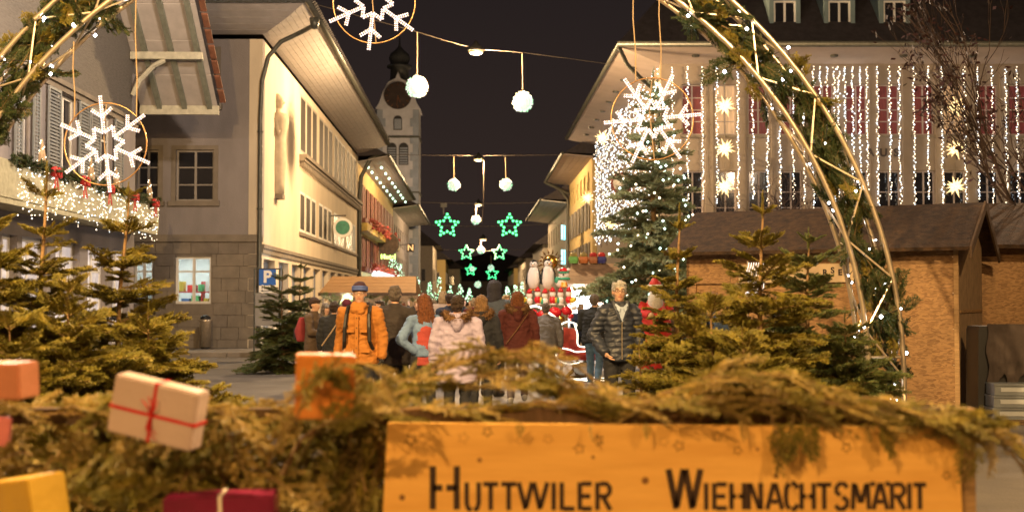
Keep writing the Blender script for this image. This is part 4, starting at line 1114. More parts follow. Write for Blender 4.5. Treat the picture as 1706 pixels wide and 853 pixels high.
m = MB(); m.prism([(.203, -.34, HE-.24), (.203, HD/2, HR_-.07), (.203, HD+.3, HE-.24), (.203, HD+.3, HE-.09), (.203, HD/2, HR_+.07), (.203, -.34, HE-.09)], (.03, 0, 0)); m.build('barge_board', m_darkwood, hut)
box_part('eaves_batten', m_white, hut, -.25, .02, -.06, -.03, HE-.12, HE-.10)
box_part('corner_post', m_wood, hut, -.06, .003, -.012, .05, 0, HE-.1); box_part('joint_strip', m_osb, hut, .003, .012, .1, HD-.1, 1.42, 1.46)
for xx in (-.95, -3.3):
    box_part('panel_joint', m_darkwood, hut, xx, xx+.008, -.003, .0, 0, HE-.12)
for k in range(9):
    m = MB(Matrix.Translation((-.93 if k % 2 else -.07, -.014, .2+k*.25)) @ UPR); m.lathe([(.008, -.002), (.008, .003)], n=8); m.build('screw', m_metal, hut)
box_part('base_board', m_darkwood, hut, -HL, -.07, -.02, .0, 0, .14)
box_part('counter', m_wood, hut, -HL-.02, -1.65, -.34, .1, .90, .949)
hh = hm.inverted()
nb_ = box_part('name_board', mat('pale_nameboard', (.52, .40, .26), .7, .05), hut, -3.15, -1.42, -.045, -.012, 1.86, 2.13)
link('lettering', text_mesh('KLAUSE', .15, mat('board_letter', (.03, .02, .02), .5), .003, .004), nb_, mtx=Matrix.Translation((-2.0, -.052, 1.99)) @ UPR) if False else None
for ch, xx, zz in (('S', -1.73, 2.03), ('E', -1.62, 2.0), ('R', -1.84, 2.0)):
    link('letter', text_mesh(ch, .12, mat('board_letter', (.03, .02, .02), .5), .003, .004), nb_, mtx=Matrix.Translation((xx, -.052, zz)) @ UPR)
# hanging counter light inside the opening
point('hut_inside_lamp', tuple(hm @ Vector((-2.6, .9, 2.1))), 60, (1.0, .62, .28), .08, None)
t = thing('hut_lamp', 'warm bulb inside the hut behind the firs', 'lamp', hm @ Vector((-2.9, .9, 2.02)))
m = MB(); m.ball((0, 0, 0), .05, 8, 6); m.build('bulb', emis('hut_bulb', (1.0, .7, .35), 14), t); m = MB(); m.tube([(0, 0, .04), (0, 0, .6)], .008); m.build('cable', m_black, t)
t = thing('white_sign_stand', 'white wire sign and light bar at the end of the hut', 'sign', P(1258, 470, 17.5))
m = MB()
for k in range(7): m.tube([(.02*math.sin(j)+(k-3)*.035, 0, -.12+.05*j) for j in range(9)], .008, 4)
m.build('scroll_work', emis('white_scroll', (1.0, .9, .88), .7), t)
m = MB(); m.box(-.14, .06, -.02, .02, -.2, -.14); m.build('light_bar', emis('white_bar', (1.0, .95, .95), 2.2), t)
m = MB(); m.tube([(-.1, .02, .3), (-.1, .02, -1.9)], .012); m.build('post', m_metal, t)
# second hut at the right edge
h2p = P(1640, 500, 19.5)
hut2 = thing('market_hut', 'darker hut at the right edge half hidden by the bigger one', 'market hut', (h2p.x, 19.6, 0), -.25)
box_part('front_wall', m_osb, hut2, -.3, 1.5, 0, .05, 0, 2.5); box_part('door', mat('grey_brown_door', (.16, .12, .09), .7, .2, 6, stretch=(6, 1, 1)), hut2, .72, 1.5, -.03, -.003, 0, 2.35)
box_part('side_wall', m_osb, hut2, 1.5, 1.55, 0, 2.4, 0, 2.5)
m = MB(); m.prism([(-.5, -.5, 2.42), (3.0, -.5, 2.36), (3.0, 1.3, 3.15), (-.5, 1.3, 3.2)], (0, 0, .06)); m.build('roof', m_roofbrown, hut2)
m = MB(); m.prism([(-.5, 1.304, 3.2), (3.0, 1.304, 3.15), (3.0, 2.9, 2.4), (-.5, 2.9, 2.45)], (0, 0, .06)); m.build('roof', m_roofbrown, hut2)
# covered trolley with grey crates
cvp = P(1632, 690, 16.3)
cv = thing('covered_trolley', 'tall trolley under a dark cloth cover beside the hut', 'trolley', (cvp.x, 16.3, 0), -.1)
m = MB(); 
prof = [(-.0, 1.2), (.02, 1.25), (.75, 1.27), (.80, 1.2), (.82, .05), (-.02, .05)]
m.prism([(x, 0, z) for x, z in prof], (0, .6, 0)); m.build('frame_box', m_black, cv)
m = MB(); ns_ = 16
for j in range(7):
    pass
vs = []; fs_ = []
for i in range(ns_+1):
    for j in range(9):
        f = j/8; x = .10+.72*i/ns_ + .02*math.sin(j*1.3+i); z = 1.285-f*(.75+.10*math.sin(i*1.1)); y = -.03-.03*f*math.sin(i*1.9)-.03*f
        vs.append((x, y, z))
for i in range(ns_):
    for j in range(8): k = i*9+j; fs_.append((k, k+1, k+10, k+9))
m.add(vs, fs_); m.build('cloth_cover', mat('dark_brown_cloth', (.06, .045, .04), .9, .2, 6), cv, True)
cr_ = P(1655, 690, 15.9)
for k in range(3):
    t = thing('grey_crate', '%s grey plastic crate of the small stack in front of the trolley' % ('bottom', 'middle', 'top')[k], 'crate', (cr_.x+.01*k, 15.9, .06+k*.155), -.1, 'grey crates')
    m = MB(); m.box(0, .6, 0, .4, 0, .02); m.box(0, .6, 0, .02, .02, .14); m.box(0, .6, .38, .4, .02, .14); m.box(0, .02, .02, .38, .02, .14); m.box(.58, .6, .02, .38, .02, .14); m.box(-.01, .61, -.012, .41, .125, .148)
    m.build('crate_body', mat('grey_plastic', (.18, .20, .22), .4, .05), t)
    m = MB(); m.box(.08, .52, -.008, -.001, .045, .10); m.build('label_panel', mat('pale_panel', (.42, .45, .48), .4, .05), t)
t = thing('pallet', 'low wooden pallet under the grey crates', 'pallet', (cr_.x-.1, 15.8, 0), -.1)
for k in range(4): m = MB(); m.box(0, .9, .02+k*.15, .12+k*.15, .038, .058); m.build('slat', m_darkwood, t)
m = MB(); m.box(0, .9, .03, .1, 0, .036); m.box(0, .9, .42, .5, 0, .036); m.build('runner', m_darkwood, t)
# ================================================================== stalls in the street
def stall(px0, px1, pyE, pyR, Y, label, roofm, lamp, cool=(1, .97, .9), pw=420):
    a = P(px0, pyE, Y); b = P(px1, pyE, Y); W = b.x-a.x; ze = a.z; zr = P(px0, pyR, Y+1.3).z
    t = thing('market_stall', label, 'market stall', (a.x, Y, 0))
    nb_ = 5
    for k in range(nb_):
        f0, f1 = k/nb_, (k+1)/nb_-.01
        m = MB(); m.prism([(-.1+.25*f0, 1.3*f0, ze+(zr-ze)*f0), (W+.1-.1*f0, 1.3*f0, ze+(zr-ze)*f0), (W+.1-.1*f1, 1.3*f1, ze+(zr-ze)*f1), (-.1+.25*f1, 1.3*f1, ze+(zr-ze)*f1)], (0, 0, .035)); m.build('roof_board', roofm, t)
    m = MB(); m.prism([(.15, 1.31, zr), (W, 1.31, zr), (W+.1, 2.6, ze), (-.1, 2.6, ze)], (0, 0, .035)); m.build('roof', roofm, t)
    m = MB()
    for x in (.05, W-.12): m.box(x, x+.07, .3, .37, 0, ze+.05)
    m.build('post', m_wood, t)
    m = MB(); m.box(.05, W-.05, .25, .9, .85, .9); m.build('counter', m_wood, t); m = MB(); m.box(.06, W-.06, .3, .33, 0, .849); m.build('counter_front', m_wood, t)
    m = MB(); m.box(0, W, 2.2, 2.24, 0, ze); m.build('back_wall', m_osb, t)
    m = MB(); m.box(-.12, W+.12, -.03, -.002, ze-.06, ze+.05); m.build('fascia', m_darkwood, t)
    p = P(*lamp, Y+.2)-Vector((a.x, Y, 0))
    m = MB(); m.ball(p, .085, 10, 8); m.build('lamp_bulb', emis('bright_stall_bulb', cool, 25), t)
    m = MB(); m.tube([p+Vector((0, 0, .07)), p+Vector((0, .1, .3))], .012); m.build('lamp_cable', m_black, t)
    point('stall_light', p+Vector((0, -.25, -.02)), pw, cool, .1, t)
    return t, W, ze, zr, a
s1, W, ze, zr, a = stall(536, 688, 490, 462, 40, 'market stall with pale board roof at the left behind the orange coat', mat('lit_board_roof', (.22, .12, .045), .7, .15, 4, .2, 20, stretch=(1, 8, 1)), (582, 497))
gl = thing('stall_garland', 'green fir garland hanging under the left stall roof', 'garland', (a.x, 40, 0))
for k in range(26):
    link('branch', R.choice(BRD), gl, mtx=dirmat((R.uniform(.1, W-.1), R.uniform(-.05, .15), ze-R.uniform(.05, .35)), (R.uniform(-1, 1), R.uniform(-.5, .2), R.uniform(-.9, .1)), R.uniform(0, 6), (.45,)*3))
s2, W2, ze2, zr2, a2 = stall(948, 1100, 476, 441, 36, 'market stall with brown roof and glaring lamp behind the sleigh', mat('brown_board_roof', (.30, .19, .11), .7, .2, 4, .2, 20), (965, 484), (.95, .97, 1.0), 320)
for i, (x, nm, cc) in enumerate(((.5, 'orange toy basket', (.6, .2, .06)), (1.05, 'dark blue box', (.05, .05, .2)), (.2, 'small green toy', (.2, .5, .12)), (.8, 'brown toy basket', (.4, .15, .06)))):
    t = thing('roof_parcel', '%s standing on the brown stall roof' % nm, 'parcel', (a2.x+x, 37.25, zr2+.04))
    m = MB(); m.lathe([(.12, 0), (.16, .1), (.14, .2)], n=8); m.build('basket', mat('basket_'+nm.replace(' ', '_'), cc, .6, .1), t); m = MB(); m.ball((0, 0, .25), (.12, .1, .09), 8, 6); m.build('filling', m_red if i % 2 else m_needle_dry, t)
t = thing('goods_panel', 'pale blue lit back panel and striped goods inside the right stall', 'goods', (a2.x, 36.6, 0))
m = MB(); m.box(.0, .75, 0, .04, .6, ze2-.15); m.build('panel', mat('pale_blue_panel', (.65, .75, .85), .5, .1), t)
m = MB(); m.box(.85, 1.25, -.2, .1, 1.0, ze2-.1); m.build('poster', mat('striped_poster', (.75, .45, .3), .5, .4, 9, col2=(.8, .75, .7)), t)
for k in range(14):
    m = MB(); m.ball((.1+k*.18, -.35+.05*(k % 3), 1.0+.1*(k % 2)), .075, 7, 5); m.build('sweet', cols[k % 5], t)
# ---------- foil balloons: penguins, snowman, santas
SY = 29.0; k_ = SY/F
m_whitefoil = mat('white_foil', (.78, .72, .70), .22, .03); m_blackfoil = mat('black_foil', (.02, .025, .03), .2, .05); m_goldfoil = mat('gold_foil', (.75, .40, .08), .2, .25, 6, metal=.9)
m_redfoil = mat('red_foil', (.60, .02, .03), .22, .1); m_greenfoil = mat('green_foil', (.05, .35, .22), .25, .1); m_yfoil = mat('yellow_foil', (.7, .5, .05), .25, .1)
m_or = mat('orange_foil', (.85, .35, .05), .25, .05)
def pil(p): return Vector(p)*k_
def penguin(px, py, s, rot, label):
    p = P(px, py, SY); t = thing('penguin_balloon', label, 'balloon', p, rot, 'foil balloons'); q = k_*s
    m = MB(); m.lathe([(.2*q, -27*q), (8*q, -24*q), (11.5*q, -12*q), (11*q, 0), (8*q, 9*q), (5.5*q, 13*q)], n=16); m.m = Matrix.Identity(4)
    for i, v in enumerate(m.v): m.v[i] = (v[0], v[1]*.6, v[2])
    m.build('belly', m_whitefoil, t, True)
    m = MB(); m.ball((0, 0, 17*q), (7.2*q, 5.5*q, 7*q), 12, 9); m.build('head', m_whitefoil, t, True)
    m = MB(); m.ball((0, 1.2*q, 19*q), (7.4*q, 5.2*q, 6.4*q), 12, 9); m.ball((0, -2*q, 22.5*q), (3*q, 3*q, 3*q), 8, 6)
    m.build('cap', m_blackfoil, t, True)
    m = MB(); m.ball((0, 2.6*q, -7*q), (11.2*q, 5*q, 20*q), 12, 9); m.build('back', m_blackfoil, t, True)
    for sg in (1, -1): m = MB(Matrix.Translation((sg*11*q, 0, -2*q)) @ Matrix.Rotation(sg*-.22, 4, 'Y')); m.ball((0, 0, -3*q), (2*q, 3*q, 14*q), 8, 7); m.build('flipper', m_blackfoil, t, True)
    for sg in (1, -1): m = MB(); m.ball((sg*2.8*q, -5*q, 18.2*q), 1.1*q, 6, 5); m.build('eye', m_blackfoil, t)
    m = MB(); m.ball((0, -6*q, 15.5*q), (1.5*q, 3*q, 1.1*q), 8, 5); m.build('beak', m_or, t)
    for sg in (1, -1): m = MB(); m.ball((sg*4*q, -1*q, -27.5*q), (3.5*q, 4*q, 1.5*q), 8, 5); m.build('foot', m_or, t)
penguin(889, 457, .95, -.3, 'left foil penguin balloon above the balloon cluster'); penguin(913, 456, 1.0, .35, 'right foil penguin balloon leaning over the other')
penguin(894, 473, .32, -.2, 'small penguin chick balloon between the two big ones')
t = thing('sun_balloon', 'golden sun shaped foil balloon behind the penguins', 'balloon', P(917, 437, SY+.35)); q = k_
m = MB(UPR); m.ball((0, 0, 0), (13*q, 13*q, 5*q), 16, 9); m.build('face_disc', m_goldfoil, t, True)
for k in range(15):
    a = k*2*PI/15; c, s_ = math.cos(a), math.sin(a); c2, s2_ = math.cos(a+.22), math.sin(a+.22)
    m = MB(); L_ = 25*q*R.uniform(.88, 1.05)
    m.add([(12*q*math.cos(a-.2), 0, 12*q*math.sin(a-.2)), (12*q*math.cos(a+.2), 0, 12*q*math.sin(a+.2)), (L_*math.cos(a+.12), 0, L_*math.sin(a+.12)), (16*q*c, -3.5*q, 16*q*s_), (16*q*c, 3.5*q, 16*q*s_)], [(0,3,2), (3,1,2), (0,2,4), (4,2,1), (0,4,1,3)])
    m.build('ray', m_goldfoil, t)
t = thing('snow_bear_balloon', 'white bear foil balloon with red hat and green scarf right of the penguins', 'balloon', P(939, 458, SY), -.3)
m = MB(); m.ball((0, 0, 0), (9*q, 6*q, 8*q), 12, 9); m.ball((-4*q, 0, -12*q), (11*q, 6*q, 10*q), 12, 9); m.build('body', m_whitefoil, t, True)
m = MB(); m.lathe([(8*q, 5*q), (7*q, 9*q), (2*q, 12*q)], n=12); m.build('hat', m_redfoil, t, True); m = MB(); m.lathe([(8.5*q, 3*q), (8.7*q, 5.5*q)], n=12); m.build('hat_band', m_greenfoil, t)
m = MB(); m.tube([(9.5*q*math.cos(k*PI/8), 6.5*q*math.sin(k*PI/8), -6.5*q) for k in range(16)], 2.2*q, 6, closed=True); m.ball((-10*q, -3*q, -9*q), (5*q, 3*q, 6*q), 8, 6); m.build('scarf', m_greenfoil, t, True)
m = MB(); m.ball((1*q, -6*q, 0), 1.5*q, 8, 6); m.ball((-3*q, -5.2*q, 3*q), .9*q, 6, 5); m.ball((4*q, -5.2*q, 3*q), .9*q, 6, 5); m.build('face', m_blackfoil, t)
for sg in (1, -1): m = MB(); m.ball((sg*8*q, 0, 8.5*q), 3.2*q, 8, 6); m.build('ear', m_whitefoil, t, True)
m = MB(); m.lathe([(1*q, -22*q), (6*q, -20*q), (5*q, -12*q)], (2*q, -5*q, 0), 8); m.build('carrot_bag', m_or, t)
# row of santa balloons on a string
for i, px in enumerate((882, 896, 908, 921, 934, 948)):
    t = thing('santa_balloon', '%s small father christmas foil balloon from the left in the lower row' % ORD[i], 'balloon', P(px, 495+R.uniform(-2, 2), SY-.1), R.uniform(-.4, .4), 'father christmas foil balloons')
    m = MB(); m.ball((0, 0, 4*q), (5.5*q, 4*q, 6*q), 10, 8); m.build('head', m_whitefoil, t, True)
    m = MB(); m.ball((0, 0, -6*q), (6*q, 4.5*q, 7*q), 10, 8); m.build('body', m_redfoil if i % 2 else m_whitefoil, t, True)
    m = MB(); m.lathe([(5.2*q, 8*q), (3.8*q, 12*q), (.5*q, 16*q)], n=10); m.build('hat', m_redfoil, t, True)
    m = MB(); m.ball((5*q*(1 if i % 2 else -1), -2*q, -6*q), (2.6*q, 2*q, 5*q), 8, 6); m.build('mitten_bag', (m_greenfoil, m_yfoil)[i % 2], t, True)
    m = MB(); m.ball((0, -3*q, -13*q), (6.5*q, 3*q, 1.6*q), 8, 5); m.build('trim', m_whitefoil, t, True)
for i, (px, py, w_, mt_) in enumerate(((888, 522, 9, m_redfoil), (905, 525, 10, m_redfoil), (925, 520, 11, m_redfoil), (944, 518, 9, m_redfoil), (934, 531, 7, m_goldfoil), (951, 527, 5, m_redfoil), (916, 535, 6, m_redfoil), (872, 500, 6, m_yfoil), (955, 500, 6, m_yfoil), (957, 513, 5, m_whitefoil))):
    nm = ('broad red', 'round red', 'largest red', 'right red', 'gold', 'tiny red', 'lower red', 'yellow left', 'yellow right', 'white')[i]
    t = thing('foil_balloon', '%s balloon in the bunch under the row of father christmases' % nm, 'balloon', P(px, py, SY-.15)); m = MB()
    m.ball((0, 0, 0), (w_*q, w_*.6*q, w_*.8*q), 10, 8)
    for i_, v in enumerate(m.v):
        n_ = 1+.12*math.sin(v[0]*40)*math.sin(v[2]*33); m.v[i_] = tuple(c_*n_ for c_ in v)
    m.build('foil', mt_, t, True); m = MB(); m.tube([(0, 0, -w_*.7*q), (.02, .02, -w_*1.3*q)], .008, 4); m.build('string', m_rope, t)
t = thing('balloon_stand', 'thin pole and wires carrying the foil balloons', 'stand', (P(915, 500, SY).x, SY+.15, 0))
m = MB(); m.tube([(0, 0, 0), (0, 0, 2.6)], .025, 6); m.build('pole', m_metal, t); m = MB()
for (x, z) in ((-.35, 2.3), (-.1, 2.3), (.3, 2.25), (-.5, 1.65), (.5, 1.65), (.1, 1.65)): m.tube([(0, 0, 1.2), (x, -.1, z-.1)], .008, 4)
m.build('wire', m_cable, t)
# ---------- sleigh with rope light
SLY = 24.3
sl_ = thing('sleigh', 'red sleigh outlined with white rope light in the middle of the street', 'sleigh', (P(950, 600, SLY).x, SLY, 0))
o_ = Vector((P(950, 600, SLY).x, SLY, 0)); LP_ = lambda px, py, dy=0: P(px, py, SLY+dy)-o_ if dy == 0 else (P(px, py, SLY)-o_+Vector((0, dy, 0)))
run = [(878, 513), (893, 510), (908, 517), (924, 528), (934, 541), (935, 555), (927, 572), (918, 588), (915, 600), (919, 614), (928, 625), (943, 631), (965, 632), (992, 634), (1022, 635)]
def smooth(pts, n=4):
    o = []
    for i in range(len(pts)-1):
        p0, p1, p2, p3 = pts[max(i-1, 0)], pts[i], pts[i+1], pts[min(i+2, len(pts)-1)]
        for k in range(n):
            t_ = k/n; o.append(.5*((2*p1)+(p2-p0)*t_+(2*p0-5*p1+4*p2-p3)*t_*t_+(3*p1-p0-3*p2+p3)*t_**3))
    return o+[pts[-1]]
for dy in (0.0, .8):
    pts = smooth([LP_(*p, dy) for p in run]); m = MB(); m.tube(pts, .022, 6); m.build('runner_rope_light', m_ropelight, sl_, True)
    m = MB(); m.tube([p+Vector((.03, .04, -.028)) for p in pts], .018, 6); m.build('runner', m_darkwood, sl_, True)
for pts_ in ([(937, 580), (948, 582), (960, 586), (975, 585), (1010, 586)], [(925, 590), (932, 600), (948, 606), (965, 604)], [(957, 540), (962, 556), (963, 575), (978, 578)], [(934, 541), (945, 536), (960, 540), (963, 548)]):
    m = MB(); m.tube(smooth([LP_(*p, -.02) for p in pts_]), .016, 6); m.build('rope_light', m_ropelight, sl_, True)
m_slr = mat('sleigh_red', (.34, .03, .02), .45, .2, 5)
m = MB(); m.prism([LP_(*p, .03) for p in ((933, 545), (962, 549), (962, 578), (1012, 582), (1016, 600), (935, 600), (928, 585))], (0, .05, 0)); m.build('side_panel', m_slr, sl_)
m = MB(); m.prism([LP_(*p, .72) for p in ((933, 545), (962, 549), (962, 578), (1012, 582), (1016, 600), (935, 600), (928, 585))], (0, .05, 0)); m.build('side_panel', m_slr, sl_)
m = MB(); m.prism([LP_(*p, .081) for p in ((930, 546), (934, 546), (937, 598), (932, 598))], (0, .638, 0)); m.build('front_panel', m_slr, sl_)
m = MB(); q1 = LP_(934, 596, 0); m.box(q1.x, q1.x+.9, .085, .715, q1.z, q1.z+.04); m.build('floor_board', m_darkwood, sl_)
for px in (940, 985):
    for dy in (.05, .72): m = MB(); a1 = LP_(px, 598, dy); b1 = LP_(px-6, 628, dy); m.tube([a1, b1], .02, 6); m.build('strut', m_metal, sl_)
t = thing('logs', 'crossed brown logs lying under the sleigh', 'logs', P(955, 620, SLY)+Vector((0, .4, 0)))
for k, (a1, b1) in enumerate((((-.12, 0, -.12), (.16, 0, .16)), ((.0, .1, .18), (.12, 0, -.12)), ((-.05, -.05, -.13), (.3, .1, -.1)))):
    m = MB(); m.tube([a1, b1], .035, 8); m.build('log', m_bark, t)
t = thing('white_sack', 'white sack lying beside the logs at the sleigh', 'sack', P(972, 610, SLY+.3)); m = MB(); m.ball((0, 0, -.05), (.2, .16, .13), 10, 8); m.build('bag', m_white, t, True); m = MB(); m.ball((.17, -.03, .02), (.06, .05, .05), 8, 6); m.build('knot', m_white, t, True)
# ---------- father christmas figure
t = thing('father_christmas_figure', 'father christmas figure with long white beard beyond the puffer jacket man', 'figure', P(1092, 560, 22)); zb = P(1092, 560, 22).z; kk = 22/F
S = lambda x, y: ((x-1092)*kk, 0, (560-y)*kk)
m = MB(); m.lathe([(26*kk, -zb), (27*kk, .0), (26*kk, 30*kk), (15*kk, 56*kk), (9*kk, 66*kk)], n=16); m.build('coat', m_red, t, True)
m = MB(); m.ball((0, 0, 77*kk), (10*kk, 9*kk, 12*kk), 12, 10); m.build('head', mat('figure_skin', (.65, .38, .26), .5, .05), t, True)
m = MB(); m.lathe([(.5*kk, 30*kk), (9*kk, 40*kk), (13*kk, 55*kk), (12*kk, 66*kk), (9*kk, 74*kk)], (0, -9*kk, 0), 12)
for i_, v in enumerate(m.v): m.v[i_] = (v[0]+.01*math.sin(v[2]*60), v[1]*1.0, v[2])
m.build('beard', mat('white_beard', (.62, .60, .56), .95, .15, 30, .6, 60), t, True)
m = MB(); m.lathe([(11*kk, 82*kk), (10*kk, 88*kk), (5*kk, 96*kk), (1*kk, 98*kk)], n=12); m.build('cap', m_red, t, True); m = MB(); m.tube([(11*kk*math.cos(k*PI/8), 11*kk*math.sin(k*PI/8), 83*kk) for k in range(16)], 3*kk, 6, closed=True); m.build('cap_fur', MATS['white_beard'], t, True)
for sg in (1, -1):
    m = MB(); m.tube([(sg*18*kk, 0, 54*kk), (sg*26*kk, -4*kk, 38*kk), (sg*12*kk, -24*kk, 34*kk)], [8*kk, 8*kk, 6*kk], 10); m.build('arm', m_red, t, True)
    m = MB(); m.ball((sg*10*kk, -26*kk, 34*kk), 5.5*kk, 8, 6); m.build('mitten', mat('tan_mitten', (.55, .38, .22), .8, .1), t, True)
# ================================================================== parking sign, bin
pp = P(446, 600, 33)
t = thing('parking_sign', 'blue parking sign with white P over a grey notice board', 'sign', (pp.x, 33, 0))
kk = 33/F; zz = lambda y: P(446, y, 33).z; xx = lambda x: P(x, 480, 33).x-pp.x
m = MB(); m.tube([(xx(424), 0, 0), (xx(424), 0, zz(447))], .025, 6); m.tube([(xx(466), 0, 0), (xx(466), 0, zz(447))], .025, 6); m.tube([(xx(424), 0, zz(448)), (xx(468), 0, zz(448))], .02, 6); m.build('post', m_gutter, t)
m = MB(); m.box(xx(432), xx(460), -.05, -.03, zz(475), zz(449)); o = m.build('blue_panel', mat('sign_blue', (.01, .10, .42), .4, .03), t)
link('lettering', text_mesh('P', .44, m_white, .004, .016), o, mtx=Matrix.Translation((xx(446), -.06, zz(462))) @ UPR)
m = MB(); m.box(xx(432), xx(459), -.05, -.03, zz(487), zz(476)); o = m.build('white_panel', m_white, t)
link('lettering', text_mesh('Hotel', .13, m_black, .003, .003), o, mtx=Matrix.Translation((xx(445.5), -.055, zz(479.2))) @ UPR)
m = MB(); za = zz(484.5); m.box(xx(438), xx(454), -.056, -.051, za-.01, za+.01); m.prism([(xx(434.5), -.056, za), (xx(438.5), -.056, za+.03), (xx(438.5), -.056, za-.03)], (0, .005, 0)); m.build('arrow', m_black, o)
m = MB(); m.box(xx(426), xx(465), -.05, -.03, zz(543), zz(488)); o = m.build('notice_board', mat('grey_board', (.22, .21, .20), .6, .1), t)
m = MB()
for k, (w1, yy) in enumerate(((20, 494), (14, 503), (14, 506), (9, 515), (9, 518), (14, 530), (14, 533))): m.box(xx(445-w1/2), xx(445+w1/2), -.055, -.051, zz(yy+1), zz(yy-1))
m.build('print_line', mat('dark_print', (.08, .075, .07), .6, .05), o)
t = thing('litter_bin', 'slim steel litter bin standing at the grey house wall', 'bin', (P(342, 560, 37.3).x, 37.3, .12))
m = MB(); m.lathe([(.17, .06), (.17, .82), (.19, .84), (.19, .90)], n=18); m.build('bin_body', m_metal, t, True); m = MB(); m.lathe([(.13, .0), (.13, .06)], n=12); m.build('foot', m_black, t); m = MB(); m.lathe([(.16, .901), (.15, .97), (.06, 1.02)], n=16); m.build('lid', m_black, t, True)
# relief figure on the yellow wall
rs = fs.s_at(459); rz0 = fs.z_at(459, 332); rz1 = fs.z_at(459, 158)
t = thing('relief_figure', 'tall stone relief of a robed standing figure on the yellow wall', 'relief', fs.m @ Vector((rs, -.02, rz0)), math.atan2(SD.y, SD.x))
hh_ = rz1-rz0; m_relief = mat('pale_relief_stone', (.52, .43, .31), .9, .1, 4)
m = MB(); u = hh_/7.4
m.lathe([(.50*u, .35*u), (.55*u, 1.2*u), (.62*u, 2.6*u), (.60*u, 3.6*u), (.52*u, 4.3*u), (.72*u, 5.0*u), (.80*u, 5.6*u), (.66*u, 6.0*u), (.25*u, 6.15*u), (.22*u, 6.4*u)], n=18)
for i_, v in enumerate(m.v):
    fold = 1+.10*math.sin(math.atan2(v[1], v[0])*9)*(1 if v[2] < 4*u else .2); m.v[i_] = (v[0]*fold*1.2, v[1]*fold*1.05, v[2])
m.build('robe', m_relief, t, True)
m = MB(); m.ball((0, -.05*u, 6.85*u), (.40*u, .42*u, .55*u), 14, 10); m.ball((0, -.42*u, 6.82*u), (.08*u, .14*u, .12*u), 6, 5); m.ball((0, .05*u, 7.0*u), (.46*u, .42*u, .5*u), 12, 8); m.build('head', m_relief, t, True)
m = MB(); m.tube([(.75*u, 0, 5.6*u), (.85*u, -.25*u, 4.6*u), (.15*u, -.55*u, 4.9*u)], [.2*u, .17*u, .12*u], 8); m.tube([(-.75*u, 0, 5.6*u), (-.85*u, -.2*u, 4.5*u), (-.1*u, -.5*u, 5.3*u)], [.2*u, .17*u, .12*u], 8); m.build('arms', m_relief, t, True)
m = MB(); m.box(-.6*u, .6*u, -.5*u, .1*u, 0, .33*u); m.build('plinth', m_stone, t)
# bare shrubs in front of the town building
def bare_tree(x, y, h, label, seed, leaves=True, lean=0.0, grp=None, spread=.45, dep_=6):
    rr = random.Random(seed); t = thing('bare_tree', label, 'tree', (x, y, 0), 0, grp); m = MB(); lf = MB(); 
    def grow(p, d, L, r, dep):
        q = p + d*L; mid = p.lerp(q, .5)+Vector((rr.gauss(0, .03), rr.gauss(0, .03), 0))*L
        m.tube([p, mid, q], [r, r*.85, r*.7], 5 if r > .02 else 3, caps=False)
        if dep == 0 or r < .003:
            if leaves:
                for _ in range(rr.choice((0, 1, 2))):
                    c = q + Vector((rr.gauss(0, .08), rr.gauss(0, .08), rr.gauss(-.05, .08))); a = Vector((rr.gauss(0, 1), rr.gauss(0, 1), rr.gauss(0, 1))).normalized(); b = a.orthogonal().normalized(); s_ = rr.uniform(.03, .055)
                    lf.add([c-a*s_*1.3, c+b*s_*.8, c+a*s_*1.3, c-b*s_*.8+a*s_*.2], [(0, 1, 2, 3)])
            return
        for k in range(rr.choice((2, 2, 3))):
            nd = (d + Vector((rr.gauss(lean, spread), rr.gauss(0, spread), rr.uniform(.0, .35)))).normalized(); grow(q, nd, L*rr.uniform(.68, .88), r*.66, dep-1)
        if rr.random() < .5: grow(mid, (d+Vector((rr.gauss(0, .7), rr.gauss(0, .7), .1))).normalized(), L*.6, r*.5, max(0, dep-2))
    grow(Vector((0, 0, 0)), Vector((lean*.3, 0, 1)).normalized(), h*.27, h*.012, dep_)
    m.build('trunk', mat('bare_twigs', (.05, .03, .025), .8, .2), t); 
    if leaves: lf.build('crown', mat('dark_red_leaves', (.045, .016, .018), .7, .3, 3), t, kind='stuff')
p = P(1735, 300, 21); bare_tree(p.x, 21, 5.6, 'bare tree with a few dark red leaves at the right edge', 5, True, -.10, None, .26, 7)
p = P(1250, 300, 33); bare_tree(p.x, 33, 5.4, 'bare twiggy tree before the paper stars', 3, False, .0, None, .6)
p = P(1345, 300, 34); bare_tree(p.x, 34, 5.2, 'bare twiggy tree behind the arch', 8, False, .0, None, .6)

for k in range(150):
    x = R.uniform(8.3, NL-.3); link('branch', R.choice(BRG), gar, mtx=fn.m @ dirmat((x, -.74+R.uniform(-.05, .06), 4.18+R.uniform(-.05, .06)), (R.choice((1, -1)), R.uniform(-.5, .3), R.uniform(-.5, .3)), R.uniform(0, 6), (.34,)*3))
